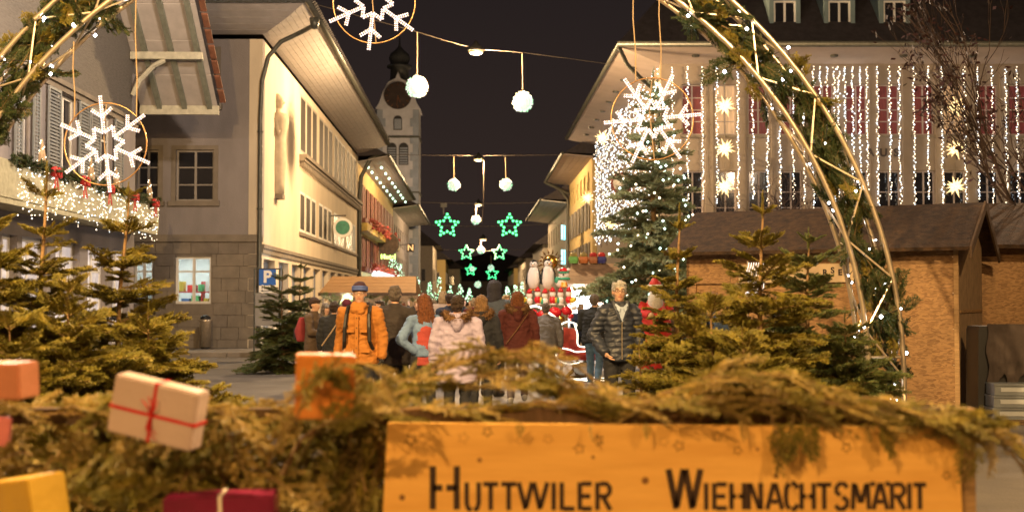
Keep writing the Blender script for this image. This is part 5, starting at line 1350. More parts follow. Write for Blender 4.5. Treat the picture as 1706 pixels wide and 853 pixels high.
# ================================================================== people
class Clay:
    """overlapping balls and tapered limbs, fused into one continuous skin by a voxel remesh"""
    def __init__(s): s.mb = MB()
    def limb(s, a, ra, b, rb, fy=1.0, n=14):
        a, b = Vector(a), Vector(b); st = 5
        m = s.mb
        pts = [a.lerp(b, k/st) for k in range(st+1)]; rs = [ra+(rb-ra)*k/st for k in range(st+1)]
        o = len(m.v)
        m.tube(pts, rs, n)
        if fy != 1.0:
            for i in range(o, len(m.v)):
                x, y, z = m.v[i]; c = a.y+(b.y-a.y)*max(0, min(1, (z-a.z)/(b.z-a.z) if abs(b.z-a.z) > 1e-6 else 0)); m.v[i] = (x, c+(y-c)*fy, z)
        m.ball(a, (ra*.99, ra*fy*.99, ra*.99 if fy == 1 else ra*.6), 12, 8); m.ball(b, (rb*.99, rb*fy*.99, rb*.99 if fy == 1 else rb*.6), 12, 8)
    def ball(s, c, r): s.mb.ball(c, r, 14, 10)
    def slab(s, rings, n=20):
        """closed loft: rings of (centre, rx, ry)"""
        vs = []; fs = []
        for (c, rx_, ry_) in rings:
            for k in range(n):
                an = 2*PI*k/n; vs.append((c[0]+rx_*math.cos(an), c[1]+ry_*math.sin(an), c[2]))
        for i in range(len(rings)-1):
            for k in range(n): l = (k+1) % n; fs.append((i*n+k, i*n+l, (i+1)*n+l, (i+1)*n+k))
        fs.append(tuple(range(n))[::-1]); fs.append(tuple((len(rings)-1)*n+k for k in range(n)))
        s.mb.add(vs, fs)
    def bake(s, name, mats, voxel, parent, extra=None, wob=0.0, wf=9.0, smooth=4, fn=None, pick=None):
        me = s.mb.mesh(name, [], False)
        o = bpy.data.objects.new('tmp', me)
        md = o.modifiers.new('r', 'REMESH'); md.mode = 'VOXEL'; md.voxel_size = voxel; md.use_smooth_shade = True
        if smooth: ms = o.modifiers.new('s', 'SMOOTH'); ms.iterations = smooth; ms.factor = .5
        n = baked(o); bpy.data.meshes.remove(me); n.name = name
        if wob or fn:
            ns_ = [v.normal.copy() for v in n.vertices]
            for v, nn in zip(n.vertices, ns_):
                if wob:
                    c = v.co
                    k = .5*noise.noise(Vector((c.x*wf, c.y*wf, c.z*wf*1.6)))+.6-1.5*abs(noise.noise(Vector((c.x*wf*.9+c.z*4, c.y*wf*.9, c.z*wf*1.9-c.x*5))))
                    v.co += nn*k*wob
                if fn: v.co += nn*fn(v.co)
        if extra:                     # finger geometry joined to the same mesh
            b = bmesh.new(); b.from_mesh(n); t = bpy.data.meshes.new('t'); t.from_pydata(extra.v, [], extra.f); b.from_mesh(t); b.to_mesh(n); b.free(); bpy.data.meshes.remove(t)
        n.materials.clear()
        for m in (mats if isinstance(mats, (list, tuple)) else [mats]): n.materials.append(m)
        for p_ in n.polygons:
            p_.use_smooth = True; p_.material_index = pick(p_.center) if pick else 0
        return link(name, n, parent)
m_skin = mat('skin', (.60, .36, .25), .55, .06, 12); m_lip = mat('lips', (.42, .16, .13), .5, 0); m_dark = mat('near_black_trousers', (.022, .023, .028), .8, .15, 8, .3, 60)
m_jean = mat('blue_jeans', (.07, .14, .25), .85, .2, 10, .3, 90); m_shoe = mat('dark_shoes', (.03, .025, .02), .5, .1); m_shoe_l = mat('light_shoes', (.45, .43, .40), .6, .1)
m_eyew = mat('eye_white', (.75, .72, .68), .25, 0); m_iris = mat('iris', (.03, .03, .03), .2, 0)
m_fur = mat('brown_fake_fur', (.20, .11, .05), .95, .35, 25, col2=(.07, .035, .015)); m_glassrim = mat('glasses_rim', (.03, .02, .02), .3, 0)
def cloth(name, col, bump=.4, bs=35, rough=.85): return mat(name, col, rough, .12, 7, bump, bs)
HAIRS = {'auburn': mat('auburn_hair', (.22, .075, .025), .55, .35, 18, .8, 60, stretch=(5, 5, .6)), 'blond': mat('dark_blond_hair', (.30, .17, .07), .55, .35, 18, .8, 60, stretch=(5, 5, .6)),
         'grey': mat('silver_hair', (.55, .53, .50), .6, .2, 18, .8, 60, stretch=(5, 5, .8)), 'dark': mat('dark_brown_hair', (.05, .03, .02), .5, .3, 18, .8, 60, stretch=(5, 5, .8)), 'light': mat('light_hair', (.42, .30, .17), .55, .3, 18, .8, 60, stretch=(5, 5, .8)), 'greybrown': mat('greying_hair', (.16, .13, .11), .6, .3, 18, .8, 60, stretch=(5, 5, .8))}
def hand(ex, wrist, d, palm_n, side, s=1.0):
    """palm block plus four bent fingers and a thumb; d: direction of the hand, side: thumb side"""
    d = Vector(d).normalized(); n = Vector(palm_n).normalized(); t = Vector(side).normalized()
    c = wrist + d*.045*s
    for k, (off, L) in enumerate(((.030, .070), (.010, .080), (-.011, .074), (-.030, .058))):
        b0 = wrist + d*.082*s + t*off*s; b1 = b0 + (d*.9+n*.3)*L*.45*s; b2 = b1 + (d*.55+n*.8)*L*.35*s; b3 = b2 + (d*.1+n*.95)*L*.25*s
        ex.tube([b0-d*.02*s, b0, b1, b2, b3], [.0095*s, .0095*s, .0088*s, .008*s, .006*s], 7)
    b0 = wrist + d*.03*s + t*.030*s; ex.tube([b0-t*.015*s, b0+t*.018*s+d*.02*s, b0+t*.026*s+(d*.9+n*.3)*.045*s, b0+t*.018*s+(d*.8+n*.5)*.075*s], [.012*s, .0115*s, .010*s, .007*s], 7)
def person(px, py, Y, label, H=1.75, yaw=0.0, coat=None, coatlen=.80, hair='dark', hairstyle='short', hat=None, trousers=m_dark, shoe=m_shoe, arms=('down', 'down'),
           face=False, glasses=False, hood=None, hoodm=None, fat=1.0, stride=.0, voxel=.022, gloves=None, skirt=1.0, lean=0.0, headturn=0.0, quilt=0, details=None, feet=True):
    """py: photograph row of the top of the head, which sets the height"""
    p = P(px, py, Y)
    s = p.z/1.77; 
    t = thing('person', label, 'person', (p.x, Y, 0), yaw)
    sw = .19*fat; LN = lambda z: -lean*max(0, z-.9)
    V = lambda x, y, z: Vector((x*s, (y+LN(z))*s, z*s))
    leg = {}
    for sg in (1, -1):
        st = stride*sg; leg[sg] = (V(sg*.095, 0, .92), V(sg*.10, -.04-st*.4 if st > 0 else -.03-st*.2, .49), V(sg*.105, .02-st*.8 if st > 0 else .05-st*.9, .09+(0 if st >= 0 else .05)))
    A = {}
    for sg, mode in ((1, arms[0]), (-1, arms[1])):
        sh_ = V(sg*(sw+.005), 0, 1.42)
        if mode == 'down': el, wr = V(sg*(sw+.075), .02, 1.13), V(sg*(sw+.085), -.05, .89)
        elif mode == 'pocket': el, wr = V(sg*(sw+.13), .06, 1.14), V(sg*(sw+.03), -.12, .95)
        elif mode == 'front': el, wr = V(sg*(sw+.06), -.06, 1.13), V(sg*.08, -.30, 1.12)
        elif mode == 'hip': el, wr = V(sg*(sw+.20), .05, 1.16), V(sg*(sw-.01), .07, 1.0)
        elif mode == 'swing': el, wr = V(sg*(sw+.06), .12, 1.15), V(sg*(sw+.09), .06, .90)
        elif mode == 'fwd': el, wr = V(sg*(sw+.06), -.05, 1.14), V(sg*(sw+.05), -.20, .93)
        A[sg] = (sh_, el, wr)
    hc = V(0, -.02, 1.645); ht = Matrix.Rotation(headturn, 3, 'Z')
    def HV(x, y, z): v = ht @ Vector((x, y, z)); return hc + v*s
    # --- body, one continuous surface
    c = Clay()
    c.slab([(V(0, 0, .86), .15*s*fat, .11*s), (V(0, 0, .98), .165*s*fat, .115*s), (V(0, 0, 1.12), .14*s*fat, .10*s), (V(0, 0, 1.30), .165*s*fat, .11*s), (V(0, 0, 1.42), .15*s*fat, .09*s), (V(0, 0, 1.47), .07*s, .065*s)])
    c.limb(V(0, .005, 1.40), .062*s, V(0, -.01, 1.56), .055*s)
    for sg in (1, -1):
        h, k, a = leg[sg]; c.limb(h, .088*s, k, .058*s); c.limb(k, .058*s, a, .040*s)
        c.limb(a+Vector((0, .02, -.02))*s, .042*s, a+Vector((sg*.02, -.14, -.055))*s, .034*s)
        h, k, a = A[sg]; c.limb(h, .052*s, k, .040*s); c.limb(k, .040*s, a, .028*s)
        d = (a-k).normalized(); c.limb(a, .026*s, a+d*.075*s, .030*s, .75)
    c.ball(HV(0, .012, .035), (.076*s, .092*s, .088*s)); c.limb(HV(0, -.035, -.03), .056*s, HV(0, -.052, -.078), .036*s)
    c.limb(HV(0, -.03, .01), .066*s, HV(0, -.03, -.05), .056*s)
    if face:
        c.limb(HV(0, -.086, .022), .009*s, HV(0, -.108, -.016), .014*s); c.limb(HV(0, -.09, -.016), .014*s, HV(0, -.075, -.055), .020*s)
        for sg in (1, -1): c.ball(HV(sg*.036, -.062, -.018), .024*s); c.limb(HV(sg*.012, -.083, .042), .010*s, HV(sg*.045, -.072, .043), .010*s)
    for sg in (1, -1): c.ball(HV(sg*.078, .01, .0), (.012*s, .022*s, .032*s))
    ex = MB()
    for sg in (1, -1):
        sh_, k, a = A[sg]; d = (a-k).normalized(); hand(ex, a, d, (-sg, 0, 0) if abs(d.z) > .5 else (0, 0, -1), (0, -1, 0) if abs(d.z) > .5 else (0, 0, 1), s*1.05)
    body = c.bake('body', m_skin if gloves is None else [m_skin, gloves], voxel*.75 if face else voxel, t, ex, smooth=2, pick=None if gloves is None else (lambda q: 1 if q.z < 1.02*s and abs(q.x) > .17*s else 0))
    if face:
        for sg in (1, -1):
            m = MB(); m.ball(HV(sg*.032, -.081, .020), (.0135*s, .008*s, .0085*s), 8, 6); o = m.build('eye', m_eyew, t, True)
            m = MB(); m.ball(HV(sg*.032, -.088, .020), (.0062*s, .004*s, .0065*s), 8, 6); m.build('iris', m_iris, o, True)
            m = MB(); m.tube([HV(sg*.014, -.092, .040), HV(sg*.033, -.091, .046), HV(sg*.052, -.078, .040)], .0042*s, 5); m.build('eyebrow', HAIRS['greybrown'] if hair == 'grey' else HAIRS['dark'], t)
        m = MB(); m.tube([HV(-.024, -.088, -.052), HV(-.008, -.098, -.049), HV(.008, -.098, -.049), HV(.024, -.088, -.052)], [.003*s, .0065*s, .0065*s, .003*s], 6); m.build('mouth', m_lip, t)
    if glasses:
        m = MB()
        for sg in (1, -1):
            m.tube([HV(sg*.034+.024*math.cos(a*PI/6), -.104, .018+.017*math.sin(a*PI/6)) for a in range(12)], .0026*s, 4, closed=True)
            m.tube([HV(sg*.058, -.102, .022), HV(sg*.080, .0, .022)], .0025*s, 4)
        m.tube([HV(-.010, -.106, .020), HV(.010, -.106, .020)], .0026*s, 4); m.build('glasses', m_glassrim, t)
    # --- trousers and shoes
    c = Clay()
    for sg in (1, -1):
        h, k, a = leg[sg]; c.limb(h, .104*s, k, .074*s); c.limb(k, .074*s, a+Vector((0, 0, .02))*s, .062*s)
    c.slab([(V(0, 0, .82), .16*s, .115*s), (V(0, 0, 1.0), .17*s*fat, .12*s)])
    c.bake('trousers', trousers, voxel, t, wob=.010*s, wf=10)
    for sg in (1, -1):
        a = leg[sg][2]; c = Clay(); c.limb(a+Vector((0, .03, -.02))*s, .052*s, a+Vector((sg*.02, -.16, -.045))*s, .042*s); c.limb(a+Vector((0, .03, -.05))*s, .045*s, a+Vector((sg*.02, -.15, -.055))*s, .04*s)
        c.bake('shoe', shoe, .02, t, smooth=1)
    # --- coat
    if coat:
        c = Clay(); z0 = coatlen
        rings = [(V(0, 0, z0), .205*s*fat*skirt, .165*s*skirt), (V(0, 0, z0+.02), .205*s*fat*skirt, .165*s*skirt), (V(0, 0, max(z0+.04, 1.0)), .195*s*fat*(skirt*.5+.5), .15*s), (V(0, 0, 1.14), .185*s*fat, .14*s), (V(0, 0, 1.30), .205*s*fat, .145*s), (V(0, 0, 1.41), .185*s*fat, .12*s), (V(0, 0, 1.475), .10*s, .09*s), (V(0, 0, 1.50), .08*s, .075*s)]
        c.slab(rings)
        for sg in (1, -1):
            h, k, a = A[sg]; c.limb(h, .080*s, k, .066*s); c.limb(k, .064*s, a+(k-a)*.04, .054*s)
            c.limb(V(sg*.06, 0, 1.45), .06*s, h, .078*s)
        if not hood: c.slab([(V(0, 0, 1.46), .085*s, .085*s), (V(0, 0, 1.535), .078*s, .082*s)])
        fn = None
        if quilt:
            fn = lambda co: .009*s*abs(math.sin(co.z/s*PI/.062))
        o = c.bake('coat', coat, voxel*.8, t, wob=.017*s, wf=9, fn=fn)
        if not quilt:
            m = MB(); m.tube([V(.0, -.165*skirt, z0+.03), V(0, -.158, 1.0), V(0, -.15, 1.15), V(0, -.152, 1.3), V(0, -.125, 1.42)], .007*s, 4); m.build('zip', coat, o)
    # --- hair and hats
    hm_ = HAIRS[hair] if hair else None
    if hm_ and hairstyle != 'none':
        c = Clay()
        if hairstyle == 'short':
            c.ball(HV(0, .022, .048), (.083*s, .098*s, .088*s)); c.ball(HV(0, .05, .0), (.076*s, .062*s, .078*s))
            if face: c.limb(HV(-.05, -.058, .098), .022*s, HV(.05, -.055, .100), .024*s)
        elif hairstyle == 'long':
            c.ball(HV(0, .02, .045), (.092*s, .105*s, .095*s)); 
            c.slab([(HV(0, .075, -.40), .07*s, .035*s), (HV(0, .085, -.33), .115*s, .05*s), (HV(0, .085, -.2), .13*s, .06*s), (HV(0, .07, -.08), .11*s, .07*s), (HV(0, .04, .03), .09*s, .085*s)])
        elif hairstyle == 'bob':
            c.ball(HV(0, .02, .04), (.095*s, .105*s, .10*s)); c.slab([(HV(0, .05, -.14), .095*s, .06*s), (HV(0, .04, -.05), .105*s, .085*s), (HV(0, .03, .03), .095*s, .095*s)])
        hl = (lambda co: .006*s*math.sin(math.atan2(co.y-hc.y, co.x-hc.x)*26+co.z*9)) if hairstyle != 'short' else None
        c.bake('hair', hm_, voxel*.6, t, wob=.022*s, wf=20, smooth=1, fn=hl)
    if hat:
        kind, hmat, band = hat
        c = Clay()
        if kind == 'beanie':
            c.slab([(HV(0, .005, .035), .088*s, .102*s), (HV(0, .005, .085), .088*s, .104*s), (HV(0, .012, .125), .078*s, .09*s), (HV(0, .02, .155), .05*s, .055*s), (HV(0, .025, .165), .02*s, .02*s)]); c.limb(HV(0, .05, .0), .07*s, HV(0, .03, .06), .08*s)
            c.bake('beanie', hmat, .016, t, smooth=2, wob=.005*s, wf=20)
            m = MB(); ps = [HV(.090*math.cos(a*PI/10), .006+.106*math.sin(a*PI/10), .052-.012*math.sin(a*PI/10)) for a in range(20)]
            for dz in (0, .018, .036): m.tube([q+Vector((0, 0, dz*s)) for q in ps], .0115*s, 6, closed=True)
            m.build('knit_band', band, t, True)
        elif kind == 'cap':
            c.ball(HV(0, .01, .055), (.090*s, .105*s, .082*s)); c.bake('cap', hmat, .018, t); m = MB(); m.prism([HV(-.07, -.07, .055), HV(.07, -.07, .055), HV(.05, -.15, .045), (HV(-.05, -.15, .045))], (0, 0, .008)); m.build('peak', hmat, t)
        elif kind == 'hoodup':
            c.ball(HV(0, .025, .04), (.115*s, .125*s, .125*s)); c.limb(HV(0, .03, -.02), .11*s, HV(0, .04, -.13), .12*s); c.bake('raised_hood', hmat, .018, t, wob=.01*s)
    if hood:
        c = Clay(); hm2 = hoodm or coat
        c.limb(V(-.09, .04, 1.50), .062*s, V(-.02, .12, 1.45), .075*s); c.limb(V(.09, .04, 1.50), .062*s, V(.02, .12, 1.45), .075*s); c.limb(V(-.1, -.03, 1.50), .055*s, V(.1, -.03, 1.5), .055*s); c.limb(V(0, .11, 1.46), .09*s, V(0, .13, 1.36), .06*s)
        c.bake('hood', hm2, .018, t, wob=.012*s)
        if hood == 'fur':
            m = MB()
            for k in range(1100):
                a = R.uniform(-.35, PI+.35); b_ = R.uniform(0, 2*PI)
                cc = V(.150*math.cos(a), .03+.125*math.sin(a), 1.535-.055*math.sin(a)); nrm = Vector((math.cos(a)*math.cos(b_), math.sin(a)*math.cos(b_), math.sin(b_)))
                q = cc+nrm*.030*s; e_ = q+(nrm+Vector((R.gauss(0, .35), R.gauss(0, .35), R.gauss(-.2, .35))))*R.uniform(.025, .05)*s; sd = nrm.orthogonal().normalized()*.0055*s
                m.add([q-sd, q+sd, e_], [(0, 1, 2)])
            m.tube([V(.150*math.cos(a), .03+.125*math.sin(a), 1.535-.055*math.sin(a)) for a in [-.35+k*(PI+.7)/20 for k in range(21)]], .036*s, 8)
            m.build('fur_trim', m_fur, t)
    if details: details(t, V, HV, s, A)
    return t
# --- details of single people
def orange_details(t, V, HV, s, A):
    st = m_black
    for sg in (1, -1):
        m = MB(); m.tube([V(sg*.135, .06, 1.49), V(sg*.135, -.04, 1.50), V(sg*.140, -.125, 1.40), V(sg*.150, -.165, 1.25), V(sg*.155, -.165, 1.08), V(sg*.18, -.08, .98)], .024*s, 6)
        for i, v in enumerate(m.v): m.v[i] = v
        m.build('backpack_strap', st, t)
        m = MB(); m.prism([V(sg*.035, -.158, 1.22), V(sg*.125, -.158, 1.22), V(sg*.125, -.158, 1.185), V(sg*.035, -.158, 1.185)], (0, -.014*s, 0)); m.build('pocket_flap', MATS['orange_anorak'], t)
        m = MB(); m.prism([V(sg*.05, -.172, .99), V(sg*.16, -.158, .99), V(sg*.16, -.158, .94), V(sg*.05, -.172, .94)], (0, -.014*s, 0)); m.build('pocket_flap', MATS['orange_anorak'], t)
    m = MB(); m.prism([V(-.02, -.17, .82), V(.02, -.17, .82), V(.02, -.165, 1.40), V(-.02, -.165, 1.40)], (0, -.012*s, 0)); m.build('placket', MATS['orange_anorak'], t)
    m = MB()
    for z in (.88, 1.0, 1.12, 1.24, 1.36): m.ball(V(0, -.186, z), .007*s, 6, 5)
    m.build('press_studs', m_gutter, t)
    c = Clay(); c.limb(V(-.05, -.06, 1.50), .058*s, V(.05, -.06, 1.50), .058*s); c.limb(V(-.05, -.09, 1.45), .045*s, V(.04, -.10, 1.44), .045*s); c.bake('collar_scarf', MATS['orange_anorak'], .014, t, wob=.015*s, wf=18)
    c = Clay(); c.slab([(V(0, .25, .98), .15*s, .08*s), (V(0, .26, 1.2), .17*s, .10*s), (V(0, .22, 1.42), .12*s, .06*s)]); c.bake('backpack', m_black, .02, t)
def puffer_details(t, V, HV, s, A):
    m = MB(); m.prism([V(-.055, -.152, 1.475), V(.055, -.152, 1.475), V(.012, -.172, 1.30), V(-.004, -.172, 1.30)], (0, -.012*s, 0)); m.build('shirt_front', cloth('light_blue_shirt', (.38, .46, .60)), t)
    for sg in (1, -1):
        m = MB(); m.prism([V(sg*.07, -.13, 1.52), V(sg*.012, -.165, 1.47), V(sg*.035, -.18, 1.42), V(sg*.085, -.15, 1.47)], (0, -.01*s, 0)); m.build('shirt_collar', MATS['light_blue_shirt'], t)
        m = MB(); m.tube([V(sg*.085, -.07, 1.53), V(sg*.075, -.15, 1.46), V(sg*.015, -.178, 1.31)], [.035*s, .024*s, .012*s], 8); m.build('lapel', MATS['black_puffer'], t, True)
    m = MB(); m.tube([V(0, -.178, 1.31), V(0, -.172, 1.1), V(0, -.178, .86)], .006*s, 5); m.build('zip', m_metal, t)
def backpack_red(t, V, HV, s, A):
    c = Clay(); c.slab([(V(0, .24, .95), .15*s, .09*s), (V(0, .27, 1.15), .17*s, .12*s), (V(0, .22, 1.42), .12*s, .07*s)]); o = c.bake('backpack', cloth('red_black_pack', (.28, .04, .05)), .02, t)
    m = MB(); m.obox(V(0, .365, 1.1), (.18*s, .04*s, .2*s)); m.build('pack_pocket', m_dark, o)
def tablet(t, V, HV, s, A):
    m = MB(); m.obox(V(.0, -.30, 1.28), (.2, .012, .13)); o = m.build('phone', m_black, t)
PINK = cloth('pale_lilac_quilted', (.42, .37, .54)); 
person(600, 474, 15.3, 'man in orange anorak and blue banded beanie walking towards the camera', yaw=-.1, coat=cloth('orange_anorak', (.42, .165, .03)), coatlen=.80, hair='dark', hairstyle='none', hat=('beanie', cloth('maroon_knit', (.05, .02, .03)), cloth('blue_knit', (.09, .14, .40))), face=True, glasses=True, fat=1.08, stride=.14, voxel=.017, gloves=m_black, arms=('down', 'swing'), headturn=.12, details=orange_details, skirt=1.05)
person(658, 477, 16.6, 'man in long dark brown coat seen from behind beside the orange anorak', yaw=PI, coat=cloth('dark_brown_coat', (.042, .034, .032)), coatlen=.72, hair='greybrown', fat=1.08, skirt=1.05, arms=('down', 'pocket'))
person(707, 492, 16.0, 'long haired red headed woman with pale blue denim sleeves and red vest', yaw=PI+.45, coat=cloth('pale_denim', (.17, .27, .46)), coatlen=.92, hair='auburn', hairstyle='long', fat=.9, arms=('hip', 'down'), trousers=m_dark, details=lambda t, V, HV, s, A: (lambda c: (c.slab([(V(0, .0, .80), .17*s, .14*s), (V(0, 0, 1.05), .165*s, .15*s), (V(0, 0, 1.3), .17*s, .155*s), (V(0, 0, 1.42), .12*s, .11*s)]), c.bake('red_vest', cloth('coral_vest', (.42, .07, .06)), .02, t, wob=.01)))(Clay()))
person(762, 493, 14.7, 'woman in pale lilac quilted coat with fur hood seen from behind', yaw=PI, coat=PINK, coatlen=.66, hair='dark', hairstyle='short', hood='fur', fat=1.22, skirt=1.06, quilt=0, arms=('down', 'down'), hat=('hoodup', m_fur, None) if False else None, voxel=.018)
person(802, 494, 17.0, 'blond haired woman in black jacket with brown fur hood between two coats', yaw=PI-.1, coat=cloth('black_jacket', (.02, .022, .03)), coatlen=.85, hair='blond', hairstyle='bob', hood='fur', fat=1.0)
person(862, 487, 19.0, 'woman in maroon coat with fur hood and auburn hair walking away', yaw=PI+.05, coat=cloth('maroon_coat', (.085, .018, .016)), coatlen=.70, hair='auburn', hairstyle='bob', hood='fur', fat=1.16, skirt=1.15, trousers=cloth('grey_leggings', (.16, .13, .13)), shoe=m_shoe_l, stride=.05, voxel=.018, details=lambda t, V, HV, s, A: (lambda m: (m.tube([V(-.17, .14, 1.45), V(0, .17, 1.2), V(.19, .15, .95)], .008*s, 4), m.build('bag_strap', m_fur, t)))(MB()))
person(820, 470, 20.5, 'tall man in grey blue jacket with dark hood leaning to the side in the crowd', yaw=PI-.5, coat=cloth('grey_blue_jacket', (.07, .09, .13)), coatlen=.85, hair='dark', hat=('hoodup', cloth('dark_hood', (.03, .03, .045)), None), fat=1.25, lean=.1, arms=('front', 'front'))
person(911, 506, 22.3, 'stooping person in plain grey jacket before the balloons', yaw=PI+.1, coat=cloth('plain_grey_jacket', (.15, .15, .17)), coatlen=.78, hair='greybrown', fat=1.15, lean=.25, trousers=cloth('grey_trousers', (.12, .12, .14)))
person(990, 491, 22.4, 'man in black jacket and blue jeans walking away by the sleigh', yaw=PI-.35, coat=cloth('black_fleece', (.02, .024, .03)), coatlen=.86, hair='greybrown', fat=1.25, trousers=m_jean, shoe=m_shoe_l, stride=.12, arms=('front', 'down'), voxel=.018)
person(1031, 470, 15.0, 'grey haired man in glasses and black puffer jacket facing the camera', yaw=.12, coat=cloth('black_puffer', (.035, .042, .062), .2, 30, .42), coatlen=.84, hair='grey', face=True, glasses=True, fat=.90, quilt=1, voxel=.016, arms=('down', 'pocket'), headturn=-.1, stride=.1, details=puffer_details, trousers=m_dark)
person(523, 498, 21.5, 'person in brown coat, dark beanie and red backpack at the stall', yaw=1.25, coat=cloth('olive_brown_coat', (.11, .075, .05)), coatlen=.62, hair='dark', hairstyle='none', hat=('beanie', cloth('brown_beanie', (.05, .03, .025)), cloth('brown_beanie2', (.06, .035, .03))), fat=1.08, skirt=1.1, arms=('front', 'front'), details=backpack_red, trousers=cloth('brown_trousers', (.08, .06, .05)), face=True)
person(543, 506, 23.0, 'woman in grey felt hat and light scarf looking left', yaw=.5, coat=cloth('beige_coat', (.20, .16, .11)), coatlen=.7, hair='greybrown', hairstyle='bob', hat=('cap', cloth('grey_felt', (.16, .15, .14)), None), fat=1.0, arms=('front', 'down'), face=True)
person(557, 503, 20.5, 'person in black jacket with pale shoulder strap seen from behind', yaw=PI-.2, coat=cloth('black_anorak', (.022, .024, .028)), coatlen=.82, hair='dark', fat=1.1, details=lambda t, V, HV, s, A: (lambda m: (m.tube([V(-.18, .12, 1.48), V(0, .17, 1.2), V(.19, .15, .95)], .014*s, 4), m.build('bag_strap', m_rope, t)))(MB()))
person(578, 500, 26.5, 'person in dark red hooded jacket behind the orange anorak', yaw=.3, coat=cloth('dark_red_jacket', (.14, .02, .03)), coatlen=.8, hair='dark', hat=('hoodup', MATS['dark_red_jacket'], None), voxel=.03)
person(634, 501, 21.5, 'dark haired person peering out behind the long dark coat', yaw=-.6, coat=cloth('navy_jacket', (.03, .035, .06)), coatlen=.8, hair='dark', face=True, voxel=.025)
person(696, 500, 24.5, 'blond smiling person in dark coat facing the camera in the crowd', yaw=-.1, coat=cloth('charcoal_coat', (.03, .03, .035)), coatlen=.75, hair='light', face=True, arms=('down', 'down'), voxel=.022)
person(738, 486, 27.5, 'person with fair hair and pale jacket further back', yaw=PI, coat=cloth('pale_jacket', (.35, .28, .24)), coatlen=.8, hair='light', hairstyle='bob', voxel=.03)
person(749, 489, 23.5, 'person in dark blue jacket just left of the fur hoods', yaw=PI+.3, coat=cloth('midnight_jacket', (.02, .03, .06)), coatlen=.8, hair='dark', voxel=.03)
person(843, 492, 25.0, 'pale haired person in light cap between the fur hooded women', yaw=.4, coat=cloth('cream_jacket', (.42, .36, .32)), coatlen=.8, hair='light', face=True, voxel=.025)
person(1186, 488, 16.6, 'woman with light brown hair and navy coat seen through the firs', yaw=.8, coat=cloth('navy_coat', (.03, .04, .075)), coatlen=.8, hair='blond', hairstyle='bob', face=True, voxel=.022)
person(1216, 496, 15.9, 'man in dark blue jacket bending forward behind the firs', yaw=-1.0, coat=cloth('dark_blue_coat', (.025, .045, .09)), coatlen=.8, hair='dark', face=True, lean=.2, voxel=.022)
crowd = [(612, 503, 33, 'brown'), (650, 500, 38, 'navy'), (672, 505, 31, 'olive'), (683, 498, 42, 'black'), (708, 497, 33, 'rust'), (722, 499, 45, 'grey'), (770, 497, 36, 'black'), (783, 500, 50, 'brown'), (790, 497, 30, 'wine'), (832, 497, 34, 'navy'), (851, 500, 48, 'olive'), (873, 499, 33, 'black'), (1010, 501, 30, 'grey'), (968, 506, 31, 'navy'), (1110, 505, 25, 'brown'), (1152, 503, 19.5, 'black')]
CC = {'brown': (.12, .07, .04), 'navy': (.03, .04, .08), 'olive': (.08, .08, .05), 'black': (.02, .02, .022), 'rust': (.22, .08, .03), 'grey': (.15, .15, .16), 'wine': (.12, .02, .03)}
where = ['behind the orange anorak', 'far behind the dark coat', 'just right of the dark coat', 'far off right of the dark coat', 'above the red head', 'far beyond the red head', 'behind the lilac coat', 'farthest in the middle of the street', 'between lilac coat and tall man', 'right of the tall man', 'far off left of the maroon coat', 'behind the maroon coat', 'behind the puffer jacket', 'in front of the stall lamp', 'behind the father christmas figure', 'half hidden by the slim fir']
for i, (px, py, Y, c) in enumerate(crowd):
    person(px, py, Y, 'distant visitor in %s clothes %s' % (c, where[i]), yaw=R.choice((0, PI, PI, 1.2)), coat=cloth('crowd_'+c, CC[c]), coatlen=.78, hair=R.choice(('dark', 'greybrown', 'light', 'auburn')), hairstyle=R.choice(('short', 'bob')), voxel=.035, headturn=R.uniform(-.7, .7), lean=R.uniform(0, .12), fat=R.uniform(.9, 1.15), arms=R.choice((('down', 'front'), ('pocket', 'down'), ('front', 'front'))))
# ================================================================== foreground: barrier, sign, branches, presents
BY = 4.6
FB = thing('wooden_barrier', 'wooden rail fence under the fir branches', 'barrier', (0, BY, 0))
zr_ = P(853, 690, BY+.12).z
m = MB(); xl, xr = P(-120, 690, BY+.12).x, P(1618, 690, BY+.12).x
m.box(xl, xr, .09, .13, zr_-.035, zr_+.025); m.build('rail', m_darkwood, FB)
m = MB(); m.box(xl, xr, .09, .13, .35, .43); m.build('rail', m_darkwood, FB)
for px in (-60, 1606):
    c = P(px, 700, BY+.06); m = MB(); m.box(c.x-.03, c.x+.03, .03, .088, 0, zr_+.03); m.build('post', m_wood, FB)
# ---- sign board, three planks
m_signw = mat('varnished_pine', (.80, .48, .13), .45, .12, 2.2, .1, 20, stretch=(1, 4, 9), col2=(.68, .37, .085))
sg = thing('name_sign', 'long pine sign reading Huttwiler Wiehnachtsmärit on the barrier', 'sign', (0, BY, 0))
tl, tr_ = P(647, 702, BY), P(1591, 710, BY)
zb = .52; H_ = tl.z-zb
xL0, xR0 = P(640, 853, BY).x-.006, P(1598, 853, BY).x+.004
def plank(f0, f1):
    g0 = 1-f0; m = MB()
    def c(f, r):
        top = (tl, tr_)[r]; bx = (xL0-.01, xR0+.01)[r]
        return (top.x+(bx-top.x)*f, -.028, top.z+(zb-top.z)*f)
    a, b, c_, d = c(f0, 0), c(f0, 1), c(f1, 1), c(f1, 0)
    e = .0012
    m.prism([(d[0], -.028, d[2]+e), (c_[0], -.028, c_[2]+e), (b[0], -.028, b[2]-e), (a[0], -.028, a[2]-e)], (0, .024, 0)); return m.build('plank', m_signw, sg)
plank(0, 1)
fy = BY-.0292
def W_(px, py): p = P(px, py, BY-.028); return Vector((p.x, p.z, 0))
m_burn = mat('burnt_brown_paint', (.045, .022, .012), .6, .2)
